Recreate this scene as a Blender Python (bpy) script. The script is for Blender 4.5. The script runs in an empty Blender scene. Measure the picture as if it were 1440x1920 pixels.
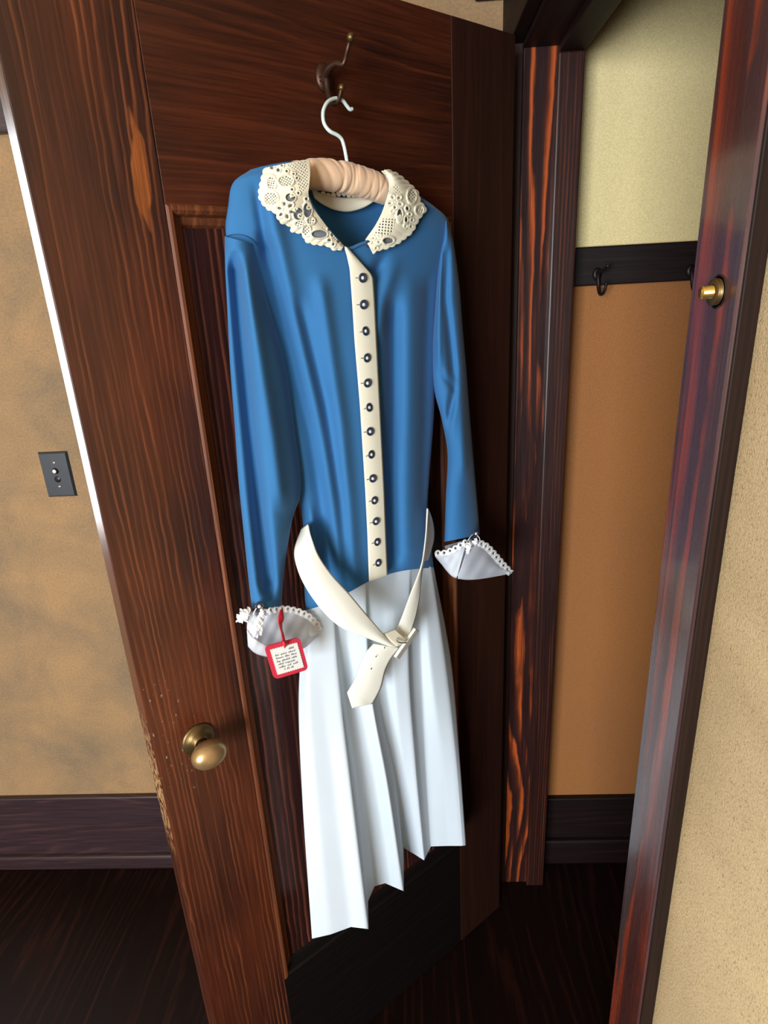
import bpy, bmesh, math, random
import numpy as np
from mathutils import Matrix, Vector

# ------------------------------------------------------------------ camera, world, light, exposure
S = bpy.context.scene
COL = S.collection
FPX, YAW, PITCH, ROLL = 1126.7, -0.046951, 0.340380, -0.053431     # solved from the vanishing points of the photo
CAM = np.array([0.0, 0.0, 1.6])
_f0 = np.array([math.sin(YAW), math.cos(YAW), 0.0]); _r0 = np.array([math.cos(YAW), -math.sin(YAW), 0.0]); _u0 = np.array([0, 0, 1.0])
_fw = _f0*math.cos(PITCH) - _u0*math.sin(PITCH); _u2 = _u0*math.cos(PITCH) + _f0*math.sin(PITCH)
_rt = _r0*math.cos(ROLL) + _u2*math.sin(ROLL); _up = _u2*math.cos(ROLL) - _r0*math.sin(ROLL)
cam = bpy.data.cameras.new('camera'); camo = bpy.data.objects.new('camera', cam); COL.objects.link(camo)
camo.matrix_world = Matrix(((_rt[0], _up[0], -_fw[0], CAM[0]), (_rt[1], _up[1], -_fw[1], CAM[1]), (_rt[2], _up[2], -_fw[2], CAM[2]), (0, 0, 0, 1)))
cam.sensor_fit = 'HORIZONTAL'; cam.sensor_width = 36.0; cam.lens = FPX*36.0/1440.0; cam.clip_start = 0.01
S.camera = camo

world = bpy.data.worlds.new('world'); S.world = world; world.use_nodes = True
world.node_tree.nodes['Background'].inputs[0].default_value = (0.75, 0.87, 1.0, 1)
world.node_tree.nodes['Background'].inputs[1].default_value = 1.0

def area(name, loc, rot, sx, sy, power, col):
    l = bpy.data.lights.new(name, 'AREA'); l.shape = 'RECTANGLE'; l.size = sx; l.size_y = sy; l.energy = power; l.color = col
    o = bpy.data.objects.new(name, l); COL.objects.link(o); o.location = loc; o.rotation_euler = rot
    return o
# daylight standing in the two window openings of the room
area('daylight_rear_window', (-1.30, -2.66, 1.45), (math.radians(90), 0, 0), 1.30, 1.36, 116, (0.90, 0.96, 1.0))
area('daylight_corner_window', (-1.66, 1.43, 1.50), (math.radians(-90), 0, 0), 0.84, 1.16, 40, (0.90, 0.96, 1.0))

S.view_settings.view_transform = 'Standard'; S.view_settings.look = 'None'
S.view_settings.exposure = 0.85; S.view_settings.gamma = 1.0
S.view_settings.use_curve_mapping = False
S.cycles.use_denoising = True
S.cycles.max_bounces = 8; S.cycles.diffuse_bounces = 4; S.cycles.glossy_bounces = 3; S.cycles.use_adaptive_sampling = True; S.cycles.adaptive_threshold = 0.025; S.cycles.transparent_max_bounces = 24
S.cycles.sample_clamp_indirect = 6.0

# ------------------------------------------------------------------ geometry frame of the opened door
ANG = 0.88805574
DD = np.array([math.sin(ANG), math.cos(ANG), 0.0]); NN = np.array([math.cos(ANG), -math.sin(ANG), 0.0])
O = np.array([0.231, 1.281, 0.0]) + 0.045*NN - 0.074*DD            # hinge-side corner of the closet face of the door, on the floor
DROT = math.atan2(-DD[1], -DD[0])                                   # local x runs to the free edge, local y out of the door

def rays(xy):
    xy = np.asarray(xy, float)
    a = (xy[..., 0]-720)/FPX; b = (xy[..., 1]-960)/FPX
    return a[..., None]*_rt - b[..., None]*_up + _fw
def D(x, y, w):
    """photo position seen at distance w in front of the door face -> door coordinates (u, w, z)"""
    x, y, w = np.broadcast_arrays(np.asarray(x, float), np.asarray(y, float), np.asarray(w, float))
    d = rays(np.stack([x, y], -1))
    t = ((O-CAM) @ NN + w)/(d @ NN)
    P = CAM + d*t[..., None]
    return np.stack([(O-P) @ DD, w, P[..., 2]], -1)
def on_y(x, y, Y):
    d = rays((x, y)); return CAM + d*Y/d[1]
def on_x(x, y, X):
    d = rays((x, y)); return CAM + d*X/d[0]

# ------------------------------------------------------------------ object helpers
BASE = {}
def thing(name, label, cat, base=None, loc=None, rotz=None, group=None, kind=None):
    """an Empty at the thing's base. base: door coordinates; loc: world coordinates"""
    o = bpy.data.objects.new(name, None); COL.objects.link(o); o.empty_display_size = 0.05
    if base is not None:
        base = np.asarray(base, float)
        o.location = O - DD*base[0] + NN*base[1] + np.array([0, 0, base[2]]); o.rotation_euler = (0, 0, DROT)
        BASE[o.name] = base
    else:
        o.location = loc; o.rotation_euler = (0, 0, rotz or 0); BASE[o.name] = np.zeros(3)
    if kind: o['kind'] = kind
    if label: o['label'] = label
    if cat: o['category'] = cat
    if group: o['group'] = group
    return o
def tag(o, label, cat=None, group=None, kind=None):
    o['label'] = label
    if cat: o['category'] = cat
    if group: o['group'] = group
    if kind: o['kind'] = kind
    return o
def base_of(p):
    while p is not None:
        if p.name in BASE: return BASE[p.name]
        p = p.parent
    return np.zeros(3)
def mesh_obj(name, verts, faces, mat, parent=None, smooth=True, shift=True):
    v = np.asarray(verts, float)
    if parent is not None and shift: v = v - base_of(parent)
    me = bpy.data.meshes.new(name); me.from_pydata(v.tolist(), [], faces); me.update()
    if smooth: me.polygons.foreach_set('use_smooth', [True]*len(me.polygons))
    if mat: me.materials.append(mat)
    o = bpy.data.objects.new(name, me); COL.objects.link(o)
    if parent is not None: o.parent = parent
    return o
def mod_solid(o, t, off=0.0):
    m = o.modifiers.new('solidify', 'SOLIDIFY'); m.thickness = t; m.offset = off; return o
def bevel_box(name, lo, hi, mat, parent=None, bev=0.003, seg=2, shift=True):
    bm = bmesh.new()
    vs = [bm.verts.new((x, y, z)) for x in (lo[0], hi[0]) for y in (lo[1], hi[1]) for z in (lo[2], hi[2])]
    for f in ((0, 1, 3, 2), (4, 6, 7, 5), (0, 4, 5, 1), (2, 3, 7, 6), (0, 2, 6, 4), (1, 5, 7, 3)): bm.faces.new([vs[i] for i in f])
    bmesh.ops.recalc_face_normals(bm, faces=bm.faces)
    if bev: bmesh.ops.bevel(bm, geom=bm.edges[:], offset=bev, segments=seg, affect='EDGES', profile=0.5)
    if parent is not None and shift:
        b = base_of(parent); bmesh.ops.translate(bm, verts=bm.verts, vec=(-b[0], -b[1], -b[2]))
    me = bpy.data.meshes.new(name); bm.to_mesh(me); bm.free()
    if mat: me.materials.append(mat)
    o = bpy.data.objects.new(name, me); COL.objects.link(o)
    if parent is not None: o.parent = parent
    return o
def boxes(name, lst, mat, parent=None, kind=None):
    v, f = [], []
    for lo, hi in lst:
        k = len(v)
        v += [(x, y, z) for x in (lo[0], hi[0]) for y in (lo[1], hi[1]) for z in (lo[2], hi[2])]
        f += [tuple(k+i for i in q) for q in ((0, 1, 3, 2), (4, 6, 7, 5), (0, 4, 5, 1), (2, 3, 7, 6), (0, 2, 6, 4), (1, 5, 7, 3))]
    o = mesh_obj(name, v, f, mat, parent, smooth=False)
    if kind: o['kind'] = kind
    return o
def lathe(name, prof, mat, parent, centre, axis='y', n=40, sx=1.0, sz=1.0):
    """profile of (radius, height along axis) turned about the local y axis (or x, z)"""
    v, f = [], []
    for r, h in prof:
        for i in range(n):
            a = 2*math.pi*i/n; c, s = r*math.cos(a)*sx, r*math.sin(a)*sz
            v.append({'y': (c, h, s), 'x': (h, c, s), 'z': (c, s, h)}[axis])
    for k in range(len(prof)-1):
        for i in range(n):
            j = (i+1) % n; q = (k*n+i, k*n+j, (k+1)*n+j, (k+1)*n+i)
            f.append(q if axis == 'x' or axis == 'z' else q[::-1])
    f.append(tuple(range(n))); f.append(tuple(range((len(prof)-1)*n, len(prof)*n))[::-1])
    return mesh_obj(name, np.array(v)+np.asarray(centre), f, mat, parent)
def catmull(pts, n):
    p = np.asarray(pts, float)
    if len(p) == 2: return p[0]+(p[1]-p[0])*np.linspace(0, 1, n)[:, None]
    q = np.vstack([2*p[0]-p[1], p, 2*p[-1]-p[-2]])
    t = np.linspace(0, len(p)-1, n); i = np.minimum(t.astype(int), len(p)-2); u = (t-i)[:, None]
    a, b, c, d = q[i], q[i+1], q[i+2], q[i+3]
    return 0.5*((2*b)+(c-a)*u+(2*a-5*b+4*c-d)*u**2+(3*b-a-3*c+d)*u**3)
def arclen(pts, n):
    """catmull curve resampled to even spacing"""
    c = catmull(pts, max(200, len(pts)*20)); L = np.r_[0, np.cumsum(np.linalg.norm(np.diff(c, axis=0), axis=1))]
    t = np.linspace(0, L[-1], n)
    return np.stack([np.interp(t, L, c[:, k]) for k in range(c.shape[1])], 1)
def tube_path(name, pts, rad, mat, parent, n=60, sides=12, local=False, shift=True):
    """round bar along points; pts (photo x, y, w) unless local"""
    P = np.asarray(pts, float)
    if not local: P = D(P[:, 0], P[:, 1], P[:, 2])
    c = arclen(P, n); r = np.interp(np.linspace(0, 1, n), np.linspace(0, 1, len(np.atleast_1d(rad))), np.atleast_1d(rad)) if np.ndim(rad) else np.full(n, rad)
    v, f = [], []
    ref = np.array([0.31, 0.87, 0.2])
    for k in range(n):
        t = c[min(k+1, n-1)]-c[max(k-1, 0)]; t /= np.linalg.norm(t)+1e-12
        a = ref - t*(ref @ t); a /= np.linalg.norm(a)+1e-12; b = np.cross(t, a); ref = a
        for s in range(sides):
            q = 2*math.pi*s/sides; v.append(c[k]+(a*math.cos(q)+b*math.sin(q))*r[k])
    for k in range(n-1):
        for s in range(sides):
            j = (s+1) % sides; f.append((k*sides+s, k*sides+j, (k+1)*sides+j, (k+1)*sides+s))
    f.append(tuple(range(sides))[::-1]); f.append(tuple(range((n-1)*sides, n*sides)))
    return mesh_obj(name, v, f, mat, parent, shift=shift)
def grid_faces(nr, nc, close=False, keep=None):
    f = []
    for i in range(nr-1):
        for j in range(nc-(0 if close else 1)):
            k = (j+1) % nc
            if keep is not None and not keep[i, j]: continue
            f.append((i*nc+j, i*nc+k, (i+1)*nc+k, (i+1)*nc+j))
    return f
def ribbon(name, A, B, mat, parent, nu=60, nv=14, bulge=0.0, thick=0.0012, wob=None, hole=None, sharp=False):
    """sheet of cloth between two edges given as (photo x, y, w)"""
    a = arclen(A, nu) if not sharp else np.stack([np.interp(np.linspace(0, len(A)-1, nu), range(len(A)), np.asarray(A, float)[:, k]) for k in range(3)], 1)
    b = arclen(B, nu) if not sharp else np.stack([np.interp(np.linspace(0, len(B)-1, nu), range(len(B)), np.asarray(B, float)[:, k]) for k in range(3)], 1)
    t = np.linspace(0, 1, nv)[None, :, None]
    g = a[:, None, :]*(1-t)+b[:, None, :]*t
    g[..., 2] += bulge*np.sin(math.pi*t[..., 0])
    if wob is not None: g[..., 2] += wob(g[..., 0], g[..., 1], np.linspace(0, 1, nu)[:, None], t[..., 0])
    P = D(g[..., 0], g[..., 1], g[..., 2]).reshape(-1, 3)
    keep = None
    if hole is not None:
        cx = (g[:-1, :-1, 0]+g[1:, 1:, 0])/2; cy = (g[:-1, :-1, 1]+g[1:, 1:, 1])/2
        keep = ~hole(cx, cy)
    o = mesh_obj(name, P, grid_faces(nu, nv, keep=keep), mat, parent)
    if thick: mod_solid(o, thick)
    return o
def inside(poly, x, y):
    r = np.zeros(np.shape(x), bool); n = len(poly)
    for i in range(n):
        (x1, y1), (x2, y2) = poly[i], poly[(i+1) % n]
        c = ((y1 > y) != (y2 > y)) & (x < (x2-x1)*(y-y1)/((y2-y1) if y2 != y1 else 1e-9)+x1)
        r ^= c
    return r
def folds(lst, x, y):
    w = np.zeros(np.shape(x))
    for pts, sig, amp in lst:
        p = np.asarray(pts, float); cx = np.interp(y, p[:, 1], p[:, 0])
        s = np.interp(y, p[:, 1], np.linspace(0, 1, len(p)))
        ends = np.clip((y-p[0, 1])/40.0+0.3, 0, 1)*np.clip((p[-1, 1]-y)/40.0+0.3, 0, 1)
        w += amp*ends*np.exp(-((x-cx)/sig)**2)
    return w

# ------------------------------------------------------------------ materials
def srgb(r, g, b):
    f = lambda c: (c/255/12.92) if c/255 <= 0.04045 else ((c/255+0.055)/1.055)**2.4
    return (f(r), f(g), f(b), 1)
class NT:
    def __init__(s, name):
        s.m = bpy.data.materials.new(name); s.m.use_nodes = True; s.t = s.m.node_tree; s.p = s.t.nodes['Principled BSDF']
        s.tc = s.t.nodes.new('ShaderNodeTexCoord')
    def n(s, kind, **kw):
        o = s.t.nodes.new('ShaderNode'+kind)
        for k, v in kw.items(): setattr(o, k, v)
        return o
    def l(s, a, b): s.t.links.new(a, b)
    def math(s, op, a, b=None, c=None):
        o = s.n('Math', operation=op)
        for i, q in enumerate((a, b, c)):
            if q is None: continue
            if isinstance(q, (int, float)): o.inputs[i].default_value = q
            else: s.l(q, o.inputs[i])
        return o.outputs[0]
    def map(s, scale, src=None, loc=(0, 0, 0), rot=(0, 0, 0)):
        o = s.n('Mapping'); o.inputs['Scale'].default_value = scale; o.inputs['Location'].default_value = loc; o.inputs['Rotation'].default_value = rot
        s.l(src or s.tc.outputs['Object'], o.inputs['Vector']); return o.outputs[0]
    def noise(s, vec, scale, detail=2.0, rough=0.5, dist=0.0):
        o = s.n('TexNoise'); o.inputs['Scale'].default_value = scale; o.inputs['Detail'].default_value = detail
        o.inputs['Roughness'].default_value = rough; o.inputs['Distortion'].default_value = dist
        s.l(vec, o.inputs['Vector']); return o.outputs['Fac']
    def ramp(s, fac, stops, interp='LINEAR'):
        o = s.n('ValToRGB'); r = o.color_ramp; r.interpolation = interp
        while len(r.elements) < len(stops): r.elements.new(0.5)
        for e, (p, c) in zip(r.elements, stops):
            e.position = p; e.color = c if len(c) == 4 else (*c, 1)
        s.l(fac, o.inputs['Fac']); return o.outputs['Color']
    def mix(s, fac, a, b, mode='MIX'):
        o = s.n('Mix', data_type='RGBA', blend_type=mode)
        for sock, q in ((o.inputs[0], fac), (o.inputs[6], a), (o.inputs[7], b)):
            if isinstance(q, (int, float)): sock.default_value = q
            elif isinstance(q, tuple): sock.default_value = q
            else: s.l(q, sock)
        return o.outputs[2]
    def bump(s, h, strength=0.2, dist=0.002):
        o = s.n('Bump'); o.inputs['Strength'].default_value = strength; o.inputs['Distance'].default_value = dist
        s.l(h, o.inputs['Height']); s.l(o.outputs[0], s.p.inputs['Normal']); return o
    def set(s, **kw):
        for k, v in kw.items():
            k = k.replace('_', ' ')
            if isinstance(v, (int, float, tuple)): s.p.inputs[k].default_value = v
            else: s.l(v, s.p.inputs[k])
        return s.m

def plain(name, col, rough=0.5, metal=0.0, spec=0.5, bump=None, var=0.0, **kw):
    m = NT(name)
    if var:
        c = m.mix(m.noise(m.tc.outputs['Object'], 60, 3), col, tuple(x*(1-var) for x in col[:3])+(1,))
        m.set(Base_Color=c)
    else: m.set(Base_Color=col)
    m.set(Roughness=rough, Metallic=metal); m.p.inputs['Specular IOR Level'].default_value = spec
    if bump: m.bump(m.noise(m.tc.outputs['Object'], bump[0], 3), bump[1], bump[2])
    for k, v in kw.items(): m.set(**{k: v})
    return m.m

def wood(name, along, dark, mid, light, freq=75.0, amp=2.6, across=5.0, stretch=0.07, width=0.22, rough=0.32, spec=0.5, seed=0.0, fine=0.5, patches=None, chips=None, coat=0.0, blotch=0.5, vis=(0.40, 0.60), wob=0.42, tint=None, irr=2.2):
    """stained fir: grain lines run along one axis, bent by stretched noise so that they wander and close into figures"""
    m = NT(name); k = 'xyz'.index(along); ax = {'z': 'X', 'x': 'Z', 'y': 'X'}[along]
    sep = m.n('SeparateXYZ'); m.l(m.tc.outputs['Object'], sep.inputs[0])
    sc = [across]*3; sc[k] = across*stretch
    slow = m.noise(m.map(tuple(sc), loc=(seed, seed*1.7, seed*0.6)), 1.0, 1.0, 0.4, 0.1)
    s3 = [30.0]*3; s3[k] = 16.0
    quick = m.noise(m.map(tuple(s3), loc=(seed*2, 1, 4)), 1.0, 2.0)
    # second coordinate takes part too, so that the faces of a board around the corner carry grain as well
    lin = m.math('MULTIPLY', m.math('ADD', sep.outputs[ax], m.math('MULTIPLY', sep.outputs['Y' if along != 'y' else 'Z'], 0.37)), freq)
    ph = m.math('ADD', m.math('ADD', lin, m.math('MULTIPLY', slow, amp*4.0)), m.math('MULTIPLY', quick, wob))
    s7 = [22.0]*3; s7[k] = 1.3
    ph = m.math('ADD', ph, m.math('MULTIPLY', m.noise(m.map(tuple(s7), loc=(seed, 7, 3)), 1.0, 2.0), irr))
    ringv = m.math('FRACT', ph)
    grain = m.ramp(ringv, [(0.0, (0.0, 0.0, 0.0, 1)), (max(0.02, 0.62-width*1.6), (0.04, 0.04, 0.04, 1)), (max(0.05, 0.62-width*0.8), (0.16, 0.16, 0.16, 1)), (0.70, (1, 1, 1, 1)), (0.80, (0.8, 0.8, 0.8, 1)), (0.92, (0.0, 0.0, 0.0, 1))])
    s4 = [55.0]*3; s4[k] = 1.4
    vs = m.ramp(m.noise(m.map(tuple(s4), loc=(seed+5, 2, 1)), 1.0, 3.0, 0.6), [(vis[0], (0.03, 0.03, 0.03, 1)), (vis[1], (1, 1, 1, 1))])
    g = m.math('MULTIPLY', grain, vs)
    s2 = [260.0]*3; s2[k] = 7.0
    fib = m.noise(m.map(tuple(s2)), 1.0, 4.0, 0.65)
    s5 = [7.0]*3; s5[k] = 2.2
    bl = m.ramp(m.noise(m.map(tuple(s5), loc=(seed*3, 0, seed)), 1.0, 3.0), [(0.36, (0, 0, 0, 1)), (0.64, (1, 1, 1, 1))])
    base = m.mix(m.math('MULTIPLY', bl, blotch), mid, dark)
    if tint:                                      # boards keep a second stain colour in broad streaks
        s6 = [14.0]*3; s6[k] = 1.1
        base = m.mix(m.ramp(m.noise(m.map(tuple(s6), loc=(seed, 3, 9)), 1.0, 2.0), [(0.46, (0, 0, 0, 1)), (0.58, (1, 1, 1, 1))]), base, tint)
    col = m.mix(g, base, light)
    if patches:                                   # stain worn off in places: bare, paler wood
        for (px, py, pz, rx, rz, pc) in patches:
            q = m.map((1/rx, 0.0, 1/rz), loc=(-px/rx, 0.0, -pz/rz))
            w = m.n('VectorMath', operation='ADD'); nz = m.n('TexNoise'); nz.inputs['Scale'].default_value = 40; nz.inputs['Detail'].default_value = 4
            m.l(m.map((1, 1, 0.30)), nz.inputs['Vector'])
            sub = m.n('VectorMath', operation='MULTIPLY_ADD'); sub.inputs[1].default_value = (2.2, 0, 1.5); sub.inputs[2].default_value = (-1.1, 0, -0.75)
            m.l(nz.outputs['Color'], sub.inputs[0]); m.l(q, w.inputs[0]); m.l(sub.outputs[0], w.inputs[1])
            ln = m.n('VectorMath', operation='LENGTH'); m.l(w.outputs[0], ln.inputs[0])
            msk = m.ramp(ln.outputs['Value'], [(0.70, (1, 1, 1, 1)), (0.86, (0, 0, 0, 1))])
            col = m.mix(m.math('MULTIPLY', msk, m.math('ADD', 0.15, m.math('MULTIPLY', fib, 1.4))), col, pc)
    fibc = m.ramp(fib, [(0.3, (1-fine*0.75,)*3+(1,)), (0.7, (1+fine*0.5,)*3+(1,))])
    col = m.mix(1.0, col, fibc, 'MULTIPLY')
    if chips:                                     # small nicks around the knob and along the edge
        for (px, pz, rx, rz, thr, sc_, pc) in chips:
            q = m.map((1/rx, 0.0, 1/rz), loc=(-px/rx, 0.0, -pz/rz))
            ln = m.n('VectorMath', operation='LENGTH'); m.l(q, ln.inputs[0])
            reg = m.ramp(ln.outputs['Value'], [(0.55, (1, 1, 1, 1)), (1.0, (0, 0, 0, 1))])
            sp = m.ramp(m.noise(m.map((sc_, sc_, sc_*0.45)), 1.0, 2.0), [(thr, (0, 0, 0, 1)), (thr+0.03, (1, 1, 1, 1))])
            col = m.mix(m.math('MULTIPLY', reg, sp), col, pc)
    m.set(Base_Color=col, Roughness=m.math('ADD', rough-0.06, m.math('MULTIPLY', fib, 0.14)))
    m.p.inputs['Specular IOR Level'].default_value = spec
    if coat: m.set(Coat_Weight=coat, Coat_Roughness=0.12)
    m.bump(fib, 0.16, 0.0010)
    return m.m

def plaster(name, c1, c2, bs=230.0, bstr=0.35, bd=0.002, blot=2.5, rough=0.85, c3=None):
    m = NT(name)
    a = m.noise(m.tc.outputs['Object'], blot, 4.0, 0.6, 0.4)
    col = m.mix(m.ramp(a, [(0.35, (0, 0, 0, 1)), (0.68, (1, 1, 1, 1))]), c1, c2)
    b = m.noise(m.tc.outputs['Object'], bs, 3.0, 0.65)
    col = m.mix(1.0, col, m.ramp(b, [(0.3, (0.80, 0.79, 0.77, 1)), (0.62, (1.06, 1.06, 1.06, 1))]), 'MULTIPLY')
    if c3:
        s = m.ramp(m.noise(m.tc.outputs['Object'], bs*0.9, 1.0), [(0.30, (1, 1, 1, 1)), (0.36, (0, 0, 0, 1))])
        col = m.mix(s, col, c3)
    m.set(Base_Color=col, Roughness=rough); m.p.inputs['Specular IOR Level'].default_value = 0.25
    m.bump(b, bstr, bd); return m.m

def cloth(name, col, rough=0.95, sheen=0.25, weave=900.0, bstr=0.08, trans=0.0, alpha=1.0, mottle=0.06):
    m = NT(name)
    n = m.noise(m.tc.outputs['Object'], weave, 2.0)
    lowf = m.noise(m.tc.outputs['Object'], 9.0, 3.0)
    c = m.mix(1.0, col, m.ramp(lowf, [(0.3, (1-mottle,)*3+(1,)), (0.7, (1+mottle*0.4,)*3+(1,))]), 'MULTIPLY')
    m.set(Base_Color=c, Roughness=rough, Sheen_Weight=sheen, Sheen_Roughness=0.4)
    m.p.inputs['Specular IOR Level'].default_value = 0.1
    m.bump(n, bstr, 0.0006)
    if trans or alpha < 1:
        out = m.t.nodes['Material Output']; cur = m.p.outputs[0]
        if trans:
            tr = m.n('BsdfTranslucent'); tr.inputs[0].default_value = col; mx = m.n('MixShader'); mx.inputs[0].default_value = trans
            m.l(cur, mx.inputs[1]); m.l(tr.outputs[0], mx.inputs[2]); cur = mx.outputs[0]
        if alpha < 1:
            tp = m.n('BsdfTransparent'); mx = m.n('MixShader'); mx.inputs[0].default_value = alpha
            m.l(tp.outputs[0], mx.inputs[1]); m.l(cur, mx.inputs[2]); cur = mx.outputs[0]
        m.l(cur, out.inputs['Surface'])
    return m.m

W_DARK, W_MID, W_LIGHT = srgb(52, 27, 20), srgb(92, 45, 24), srgb(150, 84, 44)
BARE = srgb(172, 98, 46)
M = {}
M['stile'] = wood('wood_stile', 'z', srgb(40, 21, 20), srgb(86, 40, 23), srgb(124, 67, 38), freq=112, amp=1.7, across=4.5, stretch=0.16, width=0.15, rough=0.30, seed=1.3, blotch=0.85, vis=(0.42, 0.66), fine=0.55, wob=0.75, irr=3.0,
    patches=[(0.650, 0, 1.745, 0.013, 0.085, srgb(140, 76, 36))],
    chips=[(0.745, 0.99, 0.05, 0.14, 0.665, 190, srgb(140, 122, 112)), (0.7725, 0.90, 0.0028, 0.17, 0.48, 140, srgb(176, 138, 94))])
M['stile_shaded'] = wood('wood_hinge_stile_shaded', 'z', srgb(30, 14, 10), srgb(47, 22, 14), srgb(52, 25, 16), freq=40, rough=0.40, seed=7.7, fine=0.3)  # door wood darkened: light falloff towards the hinge side put into the colour
M['rail'] = wood('wood_rail', 'x', srgb(38, 17, 11), srgb(80, 35, 17), srgb(92, 43, 22), freq=70, amp=2.4, across=3.0, stretch=0.35, width=0.5, rough=0.36, seed=4.1, blotch=0.9, vis=(0.42, 0.75), fine=0.55)
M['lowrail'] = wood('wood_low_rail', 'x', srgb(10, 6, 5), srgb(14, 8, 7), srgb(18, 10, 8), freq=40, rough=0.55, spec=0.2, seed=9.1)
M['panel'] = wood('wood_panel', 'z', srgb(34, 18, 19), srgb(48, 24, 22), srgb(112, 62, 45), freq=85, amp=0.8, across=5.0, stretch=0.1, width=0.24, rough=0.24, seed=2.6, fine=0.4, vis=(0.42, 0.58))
M['bead'] = wood('wood_bead', 'z', srgb(66, 34, 21), srgb(104, 55, 30), srgb(128, 72, 40), freq=60, rough=0.52, spec=0.3, seed=3.3)
M['jamb'] = wood('wood_jamb', 'z', srgb(38, 22, 23), srgb(47, 26, 25), srgb(186, 86, 38), freq=40, amp=2.0, across=5.0, stretch=0.26, width=0.26, rough=0.28, seed=6.2, fine=0.35, blotch=0.4, vis=(0.46, 0.56))
M['stop'] = wood('wood_stop', 'z', srgb(30, 15, 14), srgb(46, 22, 18), srgb(98, 48, 28), freq=130, amp=1.5, across=6, stretch=0.1, width=0.2, rough=0.36, seed=8.4)
M['casing'] = wood('wood_casing', 'z', srgb(58, 46, 48), srgb(72, 58, 60), srgb(150, 62, 38), freq=44, amp=1.3, across=3.0, stretch=0.22, width=0.34, rough=0.26, seed=12.0, fine=0.3, coat=0.6, vis=(0.47, 0.57), tint=srgb(72, 40, 38))  # purple-grey base paints the bluish reflected sheen into the wood colour
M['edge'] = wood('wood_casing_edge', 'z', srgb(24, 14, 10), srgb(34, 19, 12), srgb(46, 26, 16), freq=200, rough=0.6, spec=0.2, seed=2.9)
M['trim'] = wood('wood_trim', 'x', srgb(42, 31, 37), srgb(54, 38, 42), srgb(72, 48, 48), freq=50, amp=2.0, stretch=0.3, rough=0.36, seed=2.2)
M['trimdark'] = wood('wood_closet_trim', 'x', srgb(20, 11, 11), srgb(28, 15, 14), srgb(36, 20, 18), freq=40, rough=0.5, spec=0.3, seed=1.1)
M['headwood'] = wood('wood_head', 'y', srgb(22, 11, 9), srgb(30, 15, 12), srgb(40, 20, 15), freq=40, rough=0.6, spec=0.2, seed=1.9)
M['floor'] = wood('wood_floor', 'y', srgb(13, 5, 4), srgb(22, 9, 6), srgb(42, 18, 10), freq=30, amp=2.0, stretch=0.2, width=0.15, rough=0.6, spec=0.1, seed=3.8)
M['wallb'] = plaster('plaster_tan', srgb(160, 128, 92), srgb(130, 110, 86), bs=190, bstr=0.30, blot=6.0, c3=None)
M['wallw'] = plaster('plaster_rough', srgb(200, 177, 136), srgb(180, 158, 122), bs=560, bstr=0.6, bd=0.0016, blot=5.0, c3=srgb(158, 132, 100))
M['cream'] = plaster('plaster_cream', srgb(240, 220, 164), srgb(234, 214, 158), bs=500, bstr=0.05, blot=1.2)
M['closet'] = plaster('plaster_caramel', srgb(168, 110, 60), srgb(160, 106, 64), bs=300, bstr=0.3, blot=1.6)
M['ceil'] = plaster('plaster_ceiling', srgb(196, 176, 142), srgb(184, 164, 130), bs=120, bstr=0.1)
M['blue'] = cloth('blue_crepe', srgb(58, 114, 166), sheen=0.15, mottle=0.05)
M['bluein'] = M['blue']
M['white'] = cloth('white_skirt_cloth', srgb(222, 233, 243), sheen=0.1, trans=0.10, mottle=0.02)  # white cloth, with the cool cast of daylight put into its colour
M['ivory'] = cloth('ivory_cloth', srgb(242, 236, 214), sheen=0.1, mottle=0.03)
M['beltm'] = cloth('ivory_belt', srgb(246, 244, 232), rough=0.55, sheen=0.0, mottle=0.02)
M['lace'] = cloth('lace_thread', srgb(248, 240, 214), rough=0.9, weave=1600, bstr=0.3, mottle=0.06)
M['tulle'] = cloth('lace_tulle', srgb(190, 190, 190), alpha=0.42, sheen=0.0)
M['organza'] = cloth('white_organza', srgb(238, 242, 250), rough=0.6, alpha=0.84, trans=0.25, sheen=0.3)
M['eyelet'] = cloth('eyelet_lace', srgb(240, 240, 240), rough=0.9)
M['satin'] = cloth('peach_satin', srgb(236, 198, 164), rough=0.5, sheen=0.3, mottle=0.05)
M['wire'] = plain('white_enamel_wire', srgb(206, 224, 220), 0.3)
M['bronze'] = plain('bronze_hook', srgb(84, 58, 46), 0.42, 0.75, var=0.3)
M['brass'] = plain('aged_brass', srgb(196, 162, 116), 0.36, 0.75, var=0.25, bump=(300, 0.1, 0.001))
M['brassdark'] = plain('dark_brass', srgb(122, 98, 62), 0.42, 0.85, var=0.35, bump=(200, 0.2, 0.001))
M['gold'] = plain('polished_brass', srgb(232, 190, 110), 0.25, 0.9)
M['iron'] = plain('black_iron', srgb(34, 28, 28), 0.45, 0.5)
M['plate'] = plain('gunmetal_plate', srgb(74, 78, 84), 0.38, 0.6, var=0.15)
M['pearl'] = plain('pearl_inlay', srgb(226, 232, 224), 0.15)
M['dark'] = plain('black_bakelite', srgb(24, 22, 24), 0.3)
M['steel'] = plain('nickel_screw', srgb(200, 196, 186), 0.25, 0.9)
M['navy'] = plain('navy_button', srgb(52, 58, 76), 0.25)
M['btnpearl'] = plain('button_pearl', srgb(206, 212, 216), 0.2)
M['thread'] = plain('navy_thread', srgb(60, 62, 74), 0.8)
M['seam'] = plain('blue_seam', srgb(36, 78, 122), 0.8)
M['red'] = plain('red_card', srgb(214, 50, 76), 0.6, bump=(700, 0.1, 0.0005))
M['redrib'] = plain('red_ribbon', srgb(206, 34, 52), 0.35)
M['paper'] = plain('white_paper', srgb(244, 244, 240), 0.8)
M['ink'] = plain('grey_ink', srgb(104, 108, 118), 0.7)
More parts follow.
